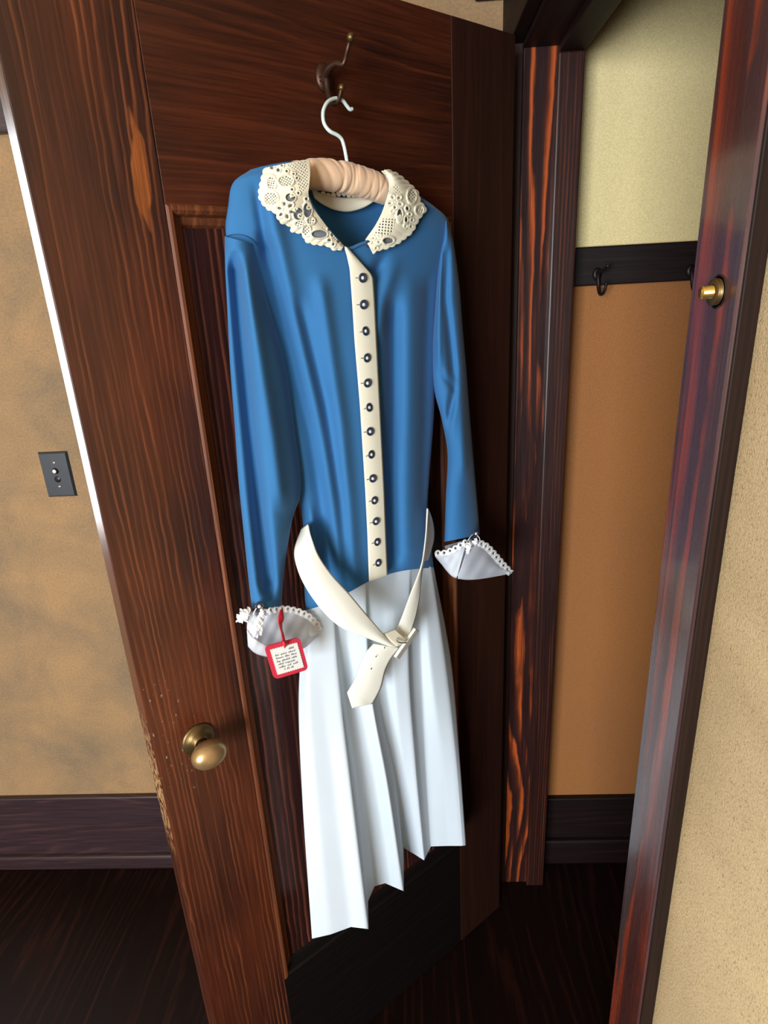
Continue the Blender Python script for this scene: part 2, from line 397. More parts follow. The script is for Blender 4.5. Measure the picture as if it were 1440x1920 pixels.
M['whiteloop'] = plain('white_cord', srgb(226, 226, 226), 0.7)
M['frame'] = plain('window_paint', srgb(60, 36, 28), 0.4)

# ------------------------------------------------------------------ the room
YB, XP, XC = 1.363, 0.229, 0.337           # back wall, room face and closet face of the partition
JY, HZ = 1.283, 2.005                      # far jamb, head of the opening
NY0, NY1 = 0.414, 0.484                    # near casing
CZ = 2.56
st = lambda o: (o.__setitem__('kind', 'structure'), o)[1]
st(boxes('floor', [((-2.9, -2.9, -0.06), (1.9, 1.6, 0.0))], M['floor']))
st(boxes('ceiling', [((-2.9, -2.9, CZ), (1.9, 1.6, CZ+0.08))], M['ceil']))
# back wall with the corner window opening, left of the frame
WX0, WX1, WZ0, WZ1 = -2.06, -1.26, 0.96, 2.06
st(boxes('wall_back', [((-2.75, YB, 0), (WX0, YB+0.12, CZ)), ((WX1, YB, 0), (XC, YB+0.12, CZ)), ((WX0, YB, 0), (WX1, YB+0.12, WZ0)), ((WX0, YB, WZ1), (WX1, YB+0.12, CZ))], M['wallb']))
st(boxes('wall_closet_upper', [((XC, YB, 1.64), (1.75, YB+0.12, CZ))], M['cream']))
st(boxes('wall_closet_lower', [((XC, YB, 0), (1.75, YB+0.12, 1.64))], M['closet']))
st(boxes('wall_left', [((-2.75, -2.75, 0), (-2.65, YB, CZ))], M['wallb']))
RX0, RX1, RZ0, RZ1 = -1.95, -0.65, 0.77, 2.13
st(boxes('wall_rear', [((-2.65, -2.75, 0), (RX0, -2.62, CZ)), ((RX1, -2.75, 0), (1.75, -2.62, CZ)), ((RX0, -2.75, 0), (RX1, -2.62, RZ0)), ((RX0, -2.75, RZ1), (RX1, -2.62, CZ))], M['wallb']))
st(boxes('wall_right', [((XP, -2.62, 0), (XC-0.008, NY1-0.004, CZ)), ((XP, NY1-0.004, HZ+0.02), (XC-0.008, JY+0.02, CZ)), ((XP, JY+0.02, 0), (XC-0.008, YB, CZ))], M['wallw']))
st(boxes('wall_closet_side', [((1.65, -0.6, 0), (1.75, YB, CZ)), ((XC, -0.7, 0), (1.65, -0.6, CZ))], M['closet']))
# windows (out of the frame; the daylight comes through them)
def window(name, x0, x1, z0, z1, y, t, bars=True):
    w = bpy.data.objects.new(name, None); COL.objects.link(w); w.location = ((x0+x1)/2, y, z0); BASE[w.name] = np.array([(x0+x1)/2, y, z0]); w['kind'] = 'structure'
    boxes('window_frame', [((x0-0.09, y-t, z0-0.09), (x0, y+t, z1+0.09)), ((x1, y-t, z0-0.09), (x1+0.09, y+t, z1+0.09)), ((x0, y-t, z1), (x1, y+t, z1+0.09)), ((x0, y-t, z0-0.09), (x1, y+t, z0))], M['frame'], w)
    if not bars: return
    zm = (z0+z1)/2
    boxes('sash', [((x0, y-0.015, zm-0.025), (x1, y+0.015, zm+0.025))], M['frame'], w)
    boxes('muntin', [(((x0+x1)/2-0.012, y-0.012, z0), ((x0+x1)/2+0.012, y+0.012, zm-0.025))], M['frame'], w)
    boxes('muntin', [(((x0+x1)/2-0.012, y-0.012, zm+0.025), ((x0+x1)/2+0.012, y+0.012, z1))], M['frame'], w)
window('window_1', RX0, RX1, RZ0, RZ1, -2.62, 0.02)
window('window_2', WX0, WX1, WZ0, WZ1, YB, 0.02, False)

# baseboards: a cap, a flat board and a shoe, as three stepped boards
def baseboard(name, x0, x1, top, mid, shoe, mat):
    b = bpy.data.objects.new(name, None); COL.objects.link(b); b.location = (x0, YB, 0); BASE[b.name] = np.array([x0, YB, 0]); b['kind'] = 'structure'
    bevel_box('cap', (x0, YB-0.016, mid), (x1, YB, top), mat, b, 0.004)
    bevel_box('board', (x0, YB-0.012, shoe), (x1, YB, mid), mat, b, 0.002)
    bevel_box('shoe', (x0, YB-0.026, 0.0), (x1, YB, shoe), mat, b, 0.008, 3)
baseboard('baseboard_back', -2.65, XP, 0.272, 0.196, 0.052, M['trim'])
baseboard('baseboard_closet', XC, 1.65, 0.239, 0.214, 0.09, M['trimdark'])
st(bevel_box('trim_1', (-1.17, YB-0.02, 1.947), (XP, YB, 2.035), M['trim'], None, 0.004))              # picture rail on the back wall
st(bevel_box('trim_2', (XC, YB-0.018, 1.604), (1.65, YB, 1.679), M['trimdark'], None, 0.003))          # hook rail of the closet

# opening: far jamb with its stop, head, casings
jt = bpy.data.objects.new('trim_3', None); COL.objects.link(jt); jt.location = (XP, JY, 0); BASE[jt.name] = np.array([XP, JY, 0]); jt['kind'] = 'structure'
bevel_box('jamb', (0.231, JY, 0), (XC, JY+0.02, HZ+0.02), M['jamb'], jt, 0.002)
bevel_box('stop', (0.290, JY-0.012, 0), (XC, JY, HZ-0.012), M['stop'], jt, 0.003)
bevel_box('casing', (0.205, JY+0.002, 0), (0.231, YB, HZ+0.02), M['stile_shaded'], jt, 0.002)
hd = bpy.data.objects.new('trim_4', None); COL.objects.link(hd); hd.location = (XP, NY1, HZ); BASE[hd.name] = np.array([XP, NY1, HZ]); hd['kind'] = 'structure'
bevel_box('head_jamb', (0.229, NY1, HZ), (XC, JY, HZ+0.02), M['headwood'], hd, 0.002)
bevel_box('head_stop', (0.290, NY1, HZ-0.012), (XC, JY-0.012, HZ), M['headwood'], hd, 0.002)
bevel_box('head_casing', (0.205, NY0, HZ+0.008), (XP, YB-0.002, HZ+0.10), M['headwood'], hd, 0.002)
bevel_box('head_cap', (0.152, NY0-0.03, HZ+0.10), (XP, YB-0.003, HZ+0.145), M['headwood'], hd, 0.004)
nt = bpy.data.objects.new('trim_5', None); COL.objects.link(nt); nt.location = (XP, NY0, 0); BASE[nt.name] = np.array([XP, NY0, 0]); nt['kind'] = 'structure'
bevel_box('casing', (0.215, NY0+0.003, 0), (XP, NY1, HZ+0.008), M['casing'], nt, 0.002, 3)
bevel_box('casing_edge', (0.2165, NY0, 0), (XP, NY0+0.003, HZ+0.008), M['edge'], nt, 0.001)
bevel_box('jamb', (XP, NY1-0.02, 0), (XC, NY1, HZ), M['stop'], nt, 0.002)

# ------------------------------------------------------------------ the door
DW, DT, DZ0, DZ1 = 0.771, 0.047, 0.012, 1.998
PU0, PU1, PZ0, PZ1 = 0.145, 0.626, 0.341, 1.722
door = thing('door_1', 'dark stained wooden closet door standing half open with one tall panel', None, base=(0, 0, 0), kind='structure')
bevel_box('stile', (PU1, -DT, DZ0), (DW, 0, DZ1), M['stile'], door, 0.0014)
bevel_box('stile', (0, -DT, DZ0), (PU0, 0, DZ1), M['stile_shaded'], door, 0.0014)
bevel_box('rail', (PU0, -DT, PZ1), (PU1, -0.0004, DZ1), M['rail'], door, 0.0012)
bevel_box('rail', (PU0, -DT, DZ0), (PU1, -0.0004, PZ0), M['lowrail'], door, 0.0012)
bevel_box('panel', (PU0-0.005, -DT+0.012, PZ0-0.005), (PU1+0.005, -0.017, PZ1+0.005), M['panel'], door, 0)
def moulding(p, q, inward):
    """sloped bead between frame and panel, mitred at the corners"""
    p, q, inward = map(np.array, (p, q, inward)); d = (q-p)/np.linalg.norm(q-p)
    prof = [(0.0, 0.0), (0.003, 0.0022), (0.0065, 0.0022), (0.010, -0.0015), (0.0125, -0.010), (0.021, -0.0125), (0.024, -0.0172)]
    v, f = [], []
    for a, h in prof:
        v.append((*(p+inward*a+d*a)[[0]], h, *(p+inward*a+d*a)[[1]])); v.append((*(q+inward*a-d*a)[[0]], h, *(q+inward*a-d*a)[[1]]))
    for k in range(len(prof)-1): f.append((2*k, 2*k+1, 2*k+3, 2*k+2))
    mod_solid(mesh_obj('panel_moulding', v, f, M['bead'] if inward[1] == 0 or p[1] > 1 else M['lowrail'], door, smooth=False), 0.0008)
moulding((PU1, PZ0), (PU1, PZ1), (-1, 0)); moulding((PU0, PZ0), (PU0, PZ1), (1, 0)); moulding((PU0, PZ1), (PU1, PZ1), (0, -1)); moulding((PU0, PZ0), (PU1, PZ0), (0, 1))
# knob
kc = D(372, 1385, 0.0); kc = np.array([kc[0], 0, kc[2]])
ros = lathe('rosette', [(0.0265, 0.0), (0.0265, 0.0025), (0.0235, 0.0045), (0.0155, 0.0062), (0.0150, 0.0095), (0.0120, 0.0110), (0.0112, 0.015), (0.0088, 0.0155), (0.0085, 0.012)], M['brassdark'], door, kc)
lathe('knob_neck', [(0.0085, 0.009), (0.0080, 0.022), (0.0090, 0.026), (0.0110, 0.029)], M['brassdark'], ros, kc)
kp = [(0.0095, 0.026)]+[(0.0275*math.sin(a)**0.9, 0.0445-0.0185*math.cos(a)) for a in np.linspace(0.32, math.pi-0.04, 22)]
lathe('knob', kp, M['brass'], ros, kc, n=56, sx=1.0, sz=0.80)
# double coat hook on the top rail
hk = D(606, 146, 0.0)
hb = lathe('coat_hook', [(0.0175, 0.0), (0.0175, 0.002), (0.0150, 0.0045), (0.0095, 0.0062), (0.004, 0.007)], M['bronze'], door, (hk[0], 0, hk[2]), sx=0.72, sz=1.0)
tag(hb, 'bronze double coat hook screwed to the top rail')
tube_path('upper_prong', [(609, 152, 0.006), (611, 140, 0.012), (618, 127, 0.024), (630, 119, 0.036), (642, 121, 0.046), (647, 112, 0.050), (651, 95, 0.052), (655, 80, 0.056), (657, 72, 0.060)], [0.0060, 0.0055, 0.0050, 0.0042, 0.0038, 0.0032, 0.0030, 0.0030, 0.0032], M['bronze'], hb)
tube_path('lower_prong', [(610, 134, 0.008), (612, 150, 0.011), (614, 168, 0.013), (617, 182, 0.018), (624, 193, 0.026), (632, 192, 0.036), (637, 181, 0.042), (640, 168, 0.046)], [0.0048, 0.0046, 0.0044, 0.0042, 0.0038, 0.0034, 0.0030, 0.0030], M['bronze'], hb)
for (x, y, w, r, nm) in ((657.5, 70, 0.061, 0.0052, 'upper_prong_ball'), (640.5, 164, 0.0465, 0.0045, 'lower_prong_ball')):
    c = D(x, y, w); lathe(nm, [(r*math.sin(a), -r*math.cos(a)) for a in np.linspace(0.05, math.pi-0.05, 12)], M['brassdark'], hb, c, n=20)
c = D(602, 148, 0.0055); lathe('screw', [(0.0036, 0), (0.0034, 0.001), (0.002, 0.0018)], M['bronze'], hb, c, n=16)

# ------------------------------------------------------------------ the dress
dress = thing('dress', 'blue and white pleated dress with lace collar hanging on the closet door', 'dress', base=(0.42, 0.05, 0.46))

# bodice: one tube, flattened, cut out at the neck
Lp = catmull([(470, 318), (437, 343), (428, 385), (424, 443), (452, 500), (498, 600), (526, 720), (546, 840), (560, 930), (568, 990), (569, 1070), (573, 1144)], 140)
Rp = catmull([(812, 385), (838, 408), (846, 440), (838, 480), (824, 540), (818, 620), (816, 700), (813, 790), (806, 880), (802, 950), (807, 1010), (813, 1064)], 140)
Tp = arclen([(470, 318), (500, 310), (545, 303), (585, 305), (650, 322), (720, 336), (768, 356), (812, 385)], 121)
Wp = arclen([(573, 1144), (600, 1136), (655, 1110), (692, 1090), (728, 1077), (757, 1070), (790, 1066), (813, 1064)], 121)
BF = [  # soft folds of the bodice: line in the photo, width, height
    ([(495, 440), (540, 640), (585, 820), (612, 1000), (622, 1100)], 16, -0.0192),
    ([(500, 360), (560, 640), (606, 860), (640, 1080)], 18, 0.0128),
    ([(560, 560), (610, 760), (640, 940), (652, 1100)], 13, -0.0096),
    ([(600, 520), (640, 800), (664, 1090)], 14, 0.0096),
    ([(738, 560), (738, 760), (735, 900), (738, 1066)], 15, -0.0192),
    ([(772, 520), (772, 760), (772, 1060)], 20, 0.0112),
    ([(806, 520), (800, 700), (796, 960)], 9, -0.0096),
    ([(720, 478), (690, 540), (680, 600)], 12, -0.0112),
    ([(742, 490), (720, 560), (708, 640)], 12, 0.0064),
    ([(580, 950), (588, 1010), (600, 1130)], 9, 0.0160),
    ([(478, 345), (492, 420), (500, 500)], 10, -0.0128)]
def bodice_grid():
    nr, nc = 140, 121
    s = np.linspace(0, 1, nc)[None, :]; t = np.linspace(0, 1, nr)[:, None]
    line = Lp[:, None, :]*(1-s[..., None])+Rp[:, None, :]*s[..., None]
    dT = Tp[None, :, :]-line[0:1]
    dB = Wp[None, :, :]-line[-1:]
    g = line+dT*((1-t)**3.0)[..., None]+dB*(t**8)[..., None]
    x, y = g[..., 0], g[..., 1]
    prof = np.sin(math.pi*np.clip(s, 0, 1))**0.45
    df = np.interp(t, [0, 0.06, 0.2, 0.6, 1.0], [0.016, 0.030, 0.042, 0.044, 0.036])
    wc = np.interp(t, [0, 0.1, 1.0], [0.056, 0.050, 0.044])
    wf = wc+df*prof+folds(BF, x, y)*np.clip(t*5, 0, 1)*np.clip(prof*1.3-0.2, 0, 1)
    wb = wc-np.interp(t, [0, 0.06, 0.3, 1.0], [0.014, 0.026, 0.028, 0.024])*prof
    return x, y, wf, wb, s, t
bx, by, bwf, bwb, bs_, bt_ = bodice_grid()
NECK_F = [(572, 280), (576, 362), (590, 396), (612, 427), (645, 463), (656, 465), (690, 452), (706, 432), (722, 390), (732, 352), (738, 280)]
NECK_B = [(578, 280), (584, 352), (600, 362), (640, 368), (700, 366), (722, 352), (736, 280)]
def build_bodice():
    nr, nc = bx.shape
    V = np.concatenate([D(bx, by, bwf), D(bx, by, bwb)[:, ::-1]], 1)                # ring = front then back
    n2 = 2*nc
    cx = (bx[:-1, :-1]+bx[1:, 1:])/2; cy = (by[:-1, :-1]+by[1:, 1:])/2
    keep = np.ones((nr-1, n2), bool)
    keep[:, :nc-1] = ~inside(NECK_F, cx, cy)
    keep[:, nc:n2-1] = ~inside(NECK_B, cx, cy)[:, ::-1]
    return mesh_obj('bodice', V.reshape(-1, 3), grid_faces(nr, n2, True, keep), M['blue'], dress)
bodice = build_bodice()
_bq = np.stack([bx.ravel(), by.ravel()], 1); _bw = bwf.ravel()
def bw(x, y):
    """front of the bodice at a photo position"""
    x, y = np.broadcast_arrays(np.asarray(x, float), np.asarray(y, float)); out = np.empty(x.shape)
    for i, (a, b) in enumerate(zip(x.ravel(), y.ravel())):
        d = (_bq[:, 0]-a)**2+(_bq[:, 1]-b)**2; k = np.argpartition(d, 4)[:4]; q = 1/(d[k]+0.05); out.flat[i] = (q*_bw[k]).sum()/q.sum()
    return out

# skirt: pleats as columns, each with photo stations and distance from the door
#        waist            ~1270            ~1460           hem          w at each
SK = [
 [(573, 1144, .046), (560, 1300, .050), (567, 1500, .048), (585, 1760, .046)],
 [(584, 1139, .072), (576, 1300, .078), (592, 1490, .070), (620, 1752, .064)],
 [(600, 1134, .078), (606, 1300, .084), (628, 1480, .078), (658, 1738, .074)],
 [(622, 1124, .080), (638, 1300, .094), (660, 1490, .098), (691, 1742, .100)],
 [(626, 1122, .070), (644, 1296, .066), (670, 1480, .056), (690, 1690, .046)],
 [(642, 1115, .072), (660, 1290, .064), (684, 1475, .050), (702, 1662, .034)],
 [(662, 1106, .076), (678, 1285, .078), (706, 1470, .062), (722, 1656, .044)],
 [(684, 1096, .080), (694, 1285, .090), (728, 1480, .090), (757, 1671, .082)],
 [(690, 1094, .072), (702, 1280, .066), (738, 1450, .046), (757, 1600, .010)],
 [(716, 1084, .074), (722, 1265, .066), (744, 1440, .046), (757, 1590, .006)],
 [(742, 1075, .080), (738, 1255, .082), (756, 1432, .060), (776, 1601, .032)],
 [(768, 1070, .080), (766, 1250, .086), (778, 1430, .074), (795, 1613, .058)],
 [(772, 1069, .072), (772, 1248, .070), (786, 1424, .060), (802, 1599, .046)],
 [(782, 1068, .072), (790, 1246, .064), (798, 1420, .052), (808, 1587, .040)],
 [(796, 1067, .076), (806, 1243, .078), (828, 1420, .072), (840, 1586, .062)],
 [(808, 1065, .060), (834, 1241, .078), (854, 1420, .084), (866, 1586, .084)],
 [(813, 1064, .046), (846, 1240, .060), (862, 1420, .078), (874, 1585, .084)],
 [(808, 1066, .030), (838, 1240, .026), (852, 1420, .024), (862, 1572, .022)],
 [(760, 1076, .018), (760, 1250, .016), (765, 1430, .014), (770, 1580, .012)],
 [(660, 1110, .018), (660, 1280, .016), (660, 1470, .014), (664, 1640, .012)],
 [(580, 1141, .026), (572, 1298, .026), (580, 1480, .024), (598, 1720, .022)]]
def skirt_cols():
    nt, sub = 90, 8
    sk = [[(c[0][0], np.interp(c[0][0], Wp[:, 0], Wp[:, 1])-(8 if 0 < i < 15 else 1), (float(bw(c[0][0], np.interp(c[0][0], Wp[:, 0], Wp[:, 1])-6))-0.006) if 0 < i < 15 else c[0][2]-0.003)]+c[1:] for i, c in enumerate(SK)]
    cols = np.stack([catmull(c, nt) for c in sk], 1)                                # nt, k, 3
    k = cols.shape[1]; nxt = np.roll(cols, -1, axis=1); u = np.linspace(0, 1, sub, endpoint=False)
    e = (u+0.0)[None, None, :, None]
    g = (cols[:, :, None, :]*(1-e)+nxt[:, :, None, :]*e).reshape(nt, k*sub, 3)
    for _ in range(2):                                                              # round the folds a little in depth
        g[..., 2] = 0.5*g[..., 2]+0.25*(np.roll(g[..., 2], 1, 1)+np.roll(g[..., 2], -1, 1))
    return g, sub
sg, ssub = skirt_cols()
skirt = mesh_obj('skirt', D(sg[..., 0], sg[..., 1], sg[..., 2]).reshape(-1, 3), grid_faces(sg.shape[0], sg.shape[1], True), M['white'], dress)
tag(skirt, 'white pleated skirt'); tag(bodice, 'blue long bodice')
_fr = sg[:, :17*ssub].reshape(-1, 3)
def sw(x, y):
    x, y = np.broadcast_arrays(np.asarray(x, float), np.asarray(y, float)); out = np.empty(x.shape)
    for i, (a, b) in enumerate(zip(x.ravel(), y.ravel())):
        d = (_fr[:, 0]-a)**2+(_fr[:, 1]-b)**2; k = np.argpartition(d, 6)[:6]; out.flat[i] = _fr[k, 2].max()
    return out

# sleeves
def sleeve(outer, inner, wc, df, db, fl, name, label, pw=0.6):
    nr, nc = 110, 56
    a, b = catmull(outer, nr), catmull(inner, nr)
    th = np.linspace(0, 1, nc)[None, :]; t = np.linspace(0, 1, nr)[:, None]
    g = a[:, None]*(1-th[..., None])+b[:, None]*th[..., None]; x, y = g[..., 0], g[..., 1]
    pr = np.sin(math.pi*th)**pw
    c = np.interp(t, np.linspace(0, 1, len(wc)), wc)
    wf = c+np.interp(t, np.linspace(0, 1, len(df)), df)*pr+folds(fl, x, y)*np.clip(pr*1.4-0.25, 0, 1)
    wb = c-np.interp(t, np.linspace(0, 1, len(db)), db)*pr
    V = np.concatenate([D(x, y, wf), D(x, y, wb)[:, ::-1]], 1)
    o = mesh_obj(name, V.reshape(-1, 3), grid_faces(nr, 2*nc, True), M['blue'], dress)
    o['label'] = label
    return o
sleeve([(421, 443), (422, 500), (425, 560), (431, 680), (440, 800), (447, 900), (455, 980), (464, 1070), (472, 1141)],
       [(481, 459), (490, 510), (502, 565), (534, 680), (552, 800), (564, 915), (548, 975), (534, 1060), (527, 1137)],
       [0.060, 0.064, 0.070, 0.076, 0.076], [0.026, 0.032, 0.036, 0.030, 0.026], [0.02, 0.026, 0.028, 0.024, 0.02],
       [([(436, 480), (448, 620), (466, 800), (484, 960), (505, 1120)], 15, -0.034), ([(455, 480), (482, 640), (512, 820), (528, 950)], 14, 0.008)],
       'sleeve', 'long blue sleeve nearer the door knob')
sleeve([(838, 412), (847, 440), (853, 470), (862, 540), (868, 620), (875, 700), (881, 780), (888, 860), (894, 930), (900, 1003)],
       [(836, 414), (829, 450), (822, 490), (816, 570), (811, 650), (814, 728), (828, 786), (839, 850), (836, 930), (833, 1016)],
       [0.052, 0.054, 0.056, 0.058, 0.058], [0.016, 0.026, 0.028, 0.030, 0.024], [0.012, 0.02, 0.024, 0.024, 0.018],
       [([(838, 450), (836, 560), (846, 660), (852, 722)], 9, -0.012), ([(822, 500), (820, 600), (822, 690)], 7, 0.008),
        ([(826, 700), (838, 712), (852, 728)], 7, -0.010), ([(852, 728), (846, 760), (838, 800)], 7, -0.012), ([(864, 560), (868, 720), (870, 900)], 10, 0.006)],
       'sleeve', 'long blue sleeve nearer the hinges')
# shoulder seam lines, piped stitching
for pts in ([(422, 444), (436, 440), (455, 441), (470, 448), (482, 460)], ):
    tube_path('shoulder_seam', [(x, y, bw(x, y)+0.0025) for x, y in pts], 0.0005, M['seam'], dress, 24, 6)

# white front placket with its pointed top
PL = [(646, 462), (656, 505), (660, 560), (665, 640), (670, 700), (675, 760), (680, 840), (685, 920), (689, 1000), (692, 1090)]
PR = [(650, 464), (699, 518), (702, 560), (706, 640), (709, 700), (712, 760), (716, 840), (720, 920), (723, 1000), (726, 1078)]
PL2, PR2 = arclen(PL, 60), np.stack([np.interp(np.linspace(0, 9, 60), range(10), np.array(PR, float)[:, k]) for k in (0, 1)], 1)
PL2 = np.stack([np.interp(np.linspace(0, 9, 60), range(10), np.array(PL, float)[:, k]) for k in (0, 1)], 1)
pw_ = np.maximum(bw(PL2[:, 0], PL2[:, 1]), bw(PR2[:, 0], PR2[:, 1]))
pw_ = np.convolve(np.r_[[pw_[0]]*6, pw_, [pw_[-1]]*6], np.ones(13)/13, 'valid')+0.006
placket = ribbon('placket', np.c_[PL2, pw_], np.c_[PR2, pw_], M['ivory'], dress, 90, 12, 0.002, 0.002, sharp=True)
tag(placket, 'ivory button placket with a pointed top')
# buttons: dish, pearl centre and stitched buttonhole each
BT = [(679, 521), (681, 571), (684, 621), (687, 671), (688, 718), (691, 764), (693, 809), (695, 852), (698, 897), (701, 938), (704, 977), (706, 1016), (708, 1055)]
def bead_mesh(name, prof, mat, n=24):
    v, f = [], []
    for r, h in prof:
        for i in range(n): v.append((r*math.cos(2*math.pi*i/n), h, r*math.sin(2*math.pi*i/n)))
    for k in range(len(prof)-1):
        for i in range(n): j = (i+1) % n; f.append((k*n+i, (k+1)*n+i, (k+1)*n+j, k*n+j))
    f.append(tuple(range((len(prof)-1)*n, len(prof)*n))[::-1])
    me = bpy.data.meshes.new(name); me.from_pydata(v, [], f); me.update(); me.polygons.foreach_set('use_smooth', [True]*len(f)); me.materials.append(mat); return me
BR = 0.0063
me_b = bead_mesh('button', [(BR*0.8, 0), (BR, 0.0012), (BR*0.98, 0.0024), (BR*0.8, 0.0028), (BR*0.66, 0.0018), (BR*0.5, 0.0016), (BR*0.3, 0.0018)], M['navy'])
me_c = bead_mesh('button_centre', [(BR*0.40, 0.0012), (BR*0.38, 0.0026), (BR*0.24, 0.0034), (BR*0.06, 0.0037)], M['btnpearl'], 16)
hv = [(x, y, z) for x in (0.0, 0.0105) for y in (0.0, 0.0006) for z in (-0.0004, 0.0004)]
me_h = bpy.data.meshes.new('buttonhole'); me_h.from_pydata(hv, [], [(0, 1, 3, 2), (4, 6, 7, 5), (0, 4, 5, 1), (2, 3, 7, 6), (0, 2, 6, 4), (1, 5, 7, 3)]); me_h.materials.append(M['thread'])
def put(me, name, parent, loc, rot=(0, 0, 0), sc=1.0, shift=True):
    o = bpy.data.objects.new(name, me); COL.objects.link(o); o.parent = parent
    o.location = np.asarray(loc, float)-(base_of(parent) if shift else 0); o.rotation_euler = rot; o.scale = (sc,)*3
    return o
rnd = random.Random(4)
for (x, y) in BT:
    w = np.interp(y, PL2[:, 1], pw_)+0.003
    p = D(x, y, w)
    b = put(me_b, 'button', dress, p, (rnd.uniform(-.12, .12), 0, rnd.uniform(-0.1, 0.25)))
    put(me_c, 'button_centre', b, (0, 0, 0), shift=False); put(me_h, 'buttonhole', b, (0, 0.0002, 0), (0, rnd.uniform(-0.1, 0.1), 0), shift=False)
# top button on the open right front, half hidden by the collar
p = D(690, 458, float(bw(690, 466))+0.004); put(me_b, 'button', dress, p, sc=0.7)

tube_path('neck_binding', [(x, y, float(bw(x, y+4))+0.001) for x, y in ((578, 372), (591, 396), (612, 427), (645, 463), (657, 466), (674, 459), (690, 452), (707, 432), (722, 391), (731, 356))], 0.0022, M['blue'], dress, 80, 10)
# neck: white facing inside the back
nf = ribbon('neck_facing', [(584, 352, .036), (600, 362, .032), (620, 368, .030), (645, 371, .030), (670, 369, .031), (696, 362, .034), (715, 352, .038)],
            [(590, 372, .040), (606, 384, .036), (626, 393, .034), (648, 397, .034), (668, 394, .035), (690, 385, .038), (716, 366, .042)], M['ivory'], dress, 60, 8, 0.002, 0.001)
tag(nf, 'ivory facing inside the back of the neck')
for i, x in enumerate(np.linspace(606, 664, 7)):                                    # small scallops of the back collar over the facing
    y = 362+3*math.sin(i*1.3)
    c = D(x, y+3, 0.028); lathe('collar_scallop', [(0.0042, 0), (0.0040, 0.001), (0.002, 0.0016)], M['lace'], dress, c, n=14)

# lace collar, cut thread by thread: pattern of holes and raised cords on a fine sheet
def ell(x, y, e): return np.hypot((x-e[0])/e[2], (y-e[1])/e[3])
def curl(x, y, cx, cy, r, a0, turns=1.15, wd=1.7, sgn=1):
    """distance to a spiral scroll"""
    d = np.full(np.shape(x), 1e9)
    for q in np.linspace(0, 1, 26):
        a = a0+sgn*q*turns*2*math.pi; rr = r*(1-0.72*q)
        d = np.minimum(d, np.hypot(x-(cx+rr*math.cos(a)), y-(cy+rr*math.sin(a))))
    return d < wd
def lattice(x, y, per, ang, fill):
    c, s = math.cos(ang), math.sin(ang); u, v = (x*c+y*s)/per, (-x*s+y*c)/per
    return (np.abs(u-np.round(u)) < fill) & (np.abs(v-np.round(v)) < fill)
def lace_pattern(wings, patches, flowers, dots, nets, curls):
    def hole(x, y):
        h = np.zeros(np.shape(x), bool)
        for e in patches: h |= ell(x, y, e) < 1
        for c in curls: h &= ~curl(x, y, *c)
        for poly, per, ang, fill in nets: h |= inside(poly, x, y) & lattice(x, y, per, ang, fill)
        for e, ang in wings: h |= (ell(x, y, e) < 0.86) & lattice(x, y, 4.2, ang, 0.29)
        for (fx, fy, r, n, a0) in flowers:
            for k in range(n):
                a = a0+2*math.pi*k/n; px_, py_ = fx+r*math.cos(a), fy+r*math.sin(a)
                c, s = math.cos(a), math.sin(a); u, v = (x-px_)*c+(y-py_)*s, -(x-px_)*s+(y-py_)*c
                h |= np.hypot(u/(r*0.30), v/(r*0.20)) < 1
        for e in dots: h |= ell(x, y, (e[0], e[1], e[2], e[2])) < 1
        return h
    def height(x, y, s, t):
        z = np.zeros(np.shape(x))
        def cord(d, wd=1.5, a=0.0022): return a*np.exp(-(d/wd)**2)
        for e in patches: z = np.maximum(z, cord((ell(x, y, e)-1.15)*min(e[2:4])))
        for e, ang in wings: z = np.maximum(z, cord((ell(x, y, e)-1.0)*min(e[2:4]), 2.0, 0.0024))
        for (fx, fy, r, n, a0) in flowers:
            z = np.maximum(z, cord(np.hypot(x-fx, y-fy), 3.0, 0.002))
            for k in range(n):
                a = a0+2*math.pi*k/n; px_, py_ = fx+r*math.cos(a), fy+r*math.sin(a)
                c, s_ = math.cos(a), math.sin(a); u, v = (x-px_)*c+(y-py_)*s_, -(x-px_)*s_+(y-py_)*c
                z = np.maximum(z, cord((np.hypot(u/(r*0.55), v/(r*0.42))-1)*r*0.42, 1.3, 0.0022))
        for e in dots: z = np.maximum(z, cord(np.hypot(x-e[0], y-e[1])-e[2]-2.0, 1.3, 0.0018))
        for c in curls: z = np.where(curl(x, y, *c), np.maximum(z, 0.0022), z)
        z = np.maximum(z, cord((1-t)*26, 3.0, 0.0022))                              # corded rim
        return z
    return hole, height
def scalloped(pts, n, amp, per, sign):
    c = arclen(pts, n); d = np.gradient(c, axis=0); nrm = np.stack([-d[:, 1], d[:, 0]], 1); nrm /= np.linalg.norm(nrm, axis=1)[:, None]+1e-9
    L = np.r_[0, np.cumsum(np.linalg.norm(np.diff(c, axis=0), axis=1))]
    return c+sign*nrm*(amp*np.abs(np.sin(math.pi*L/per)))[:, None]
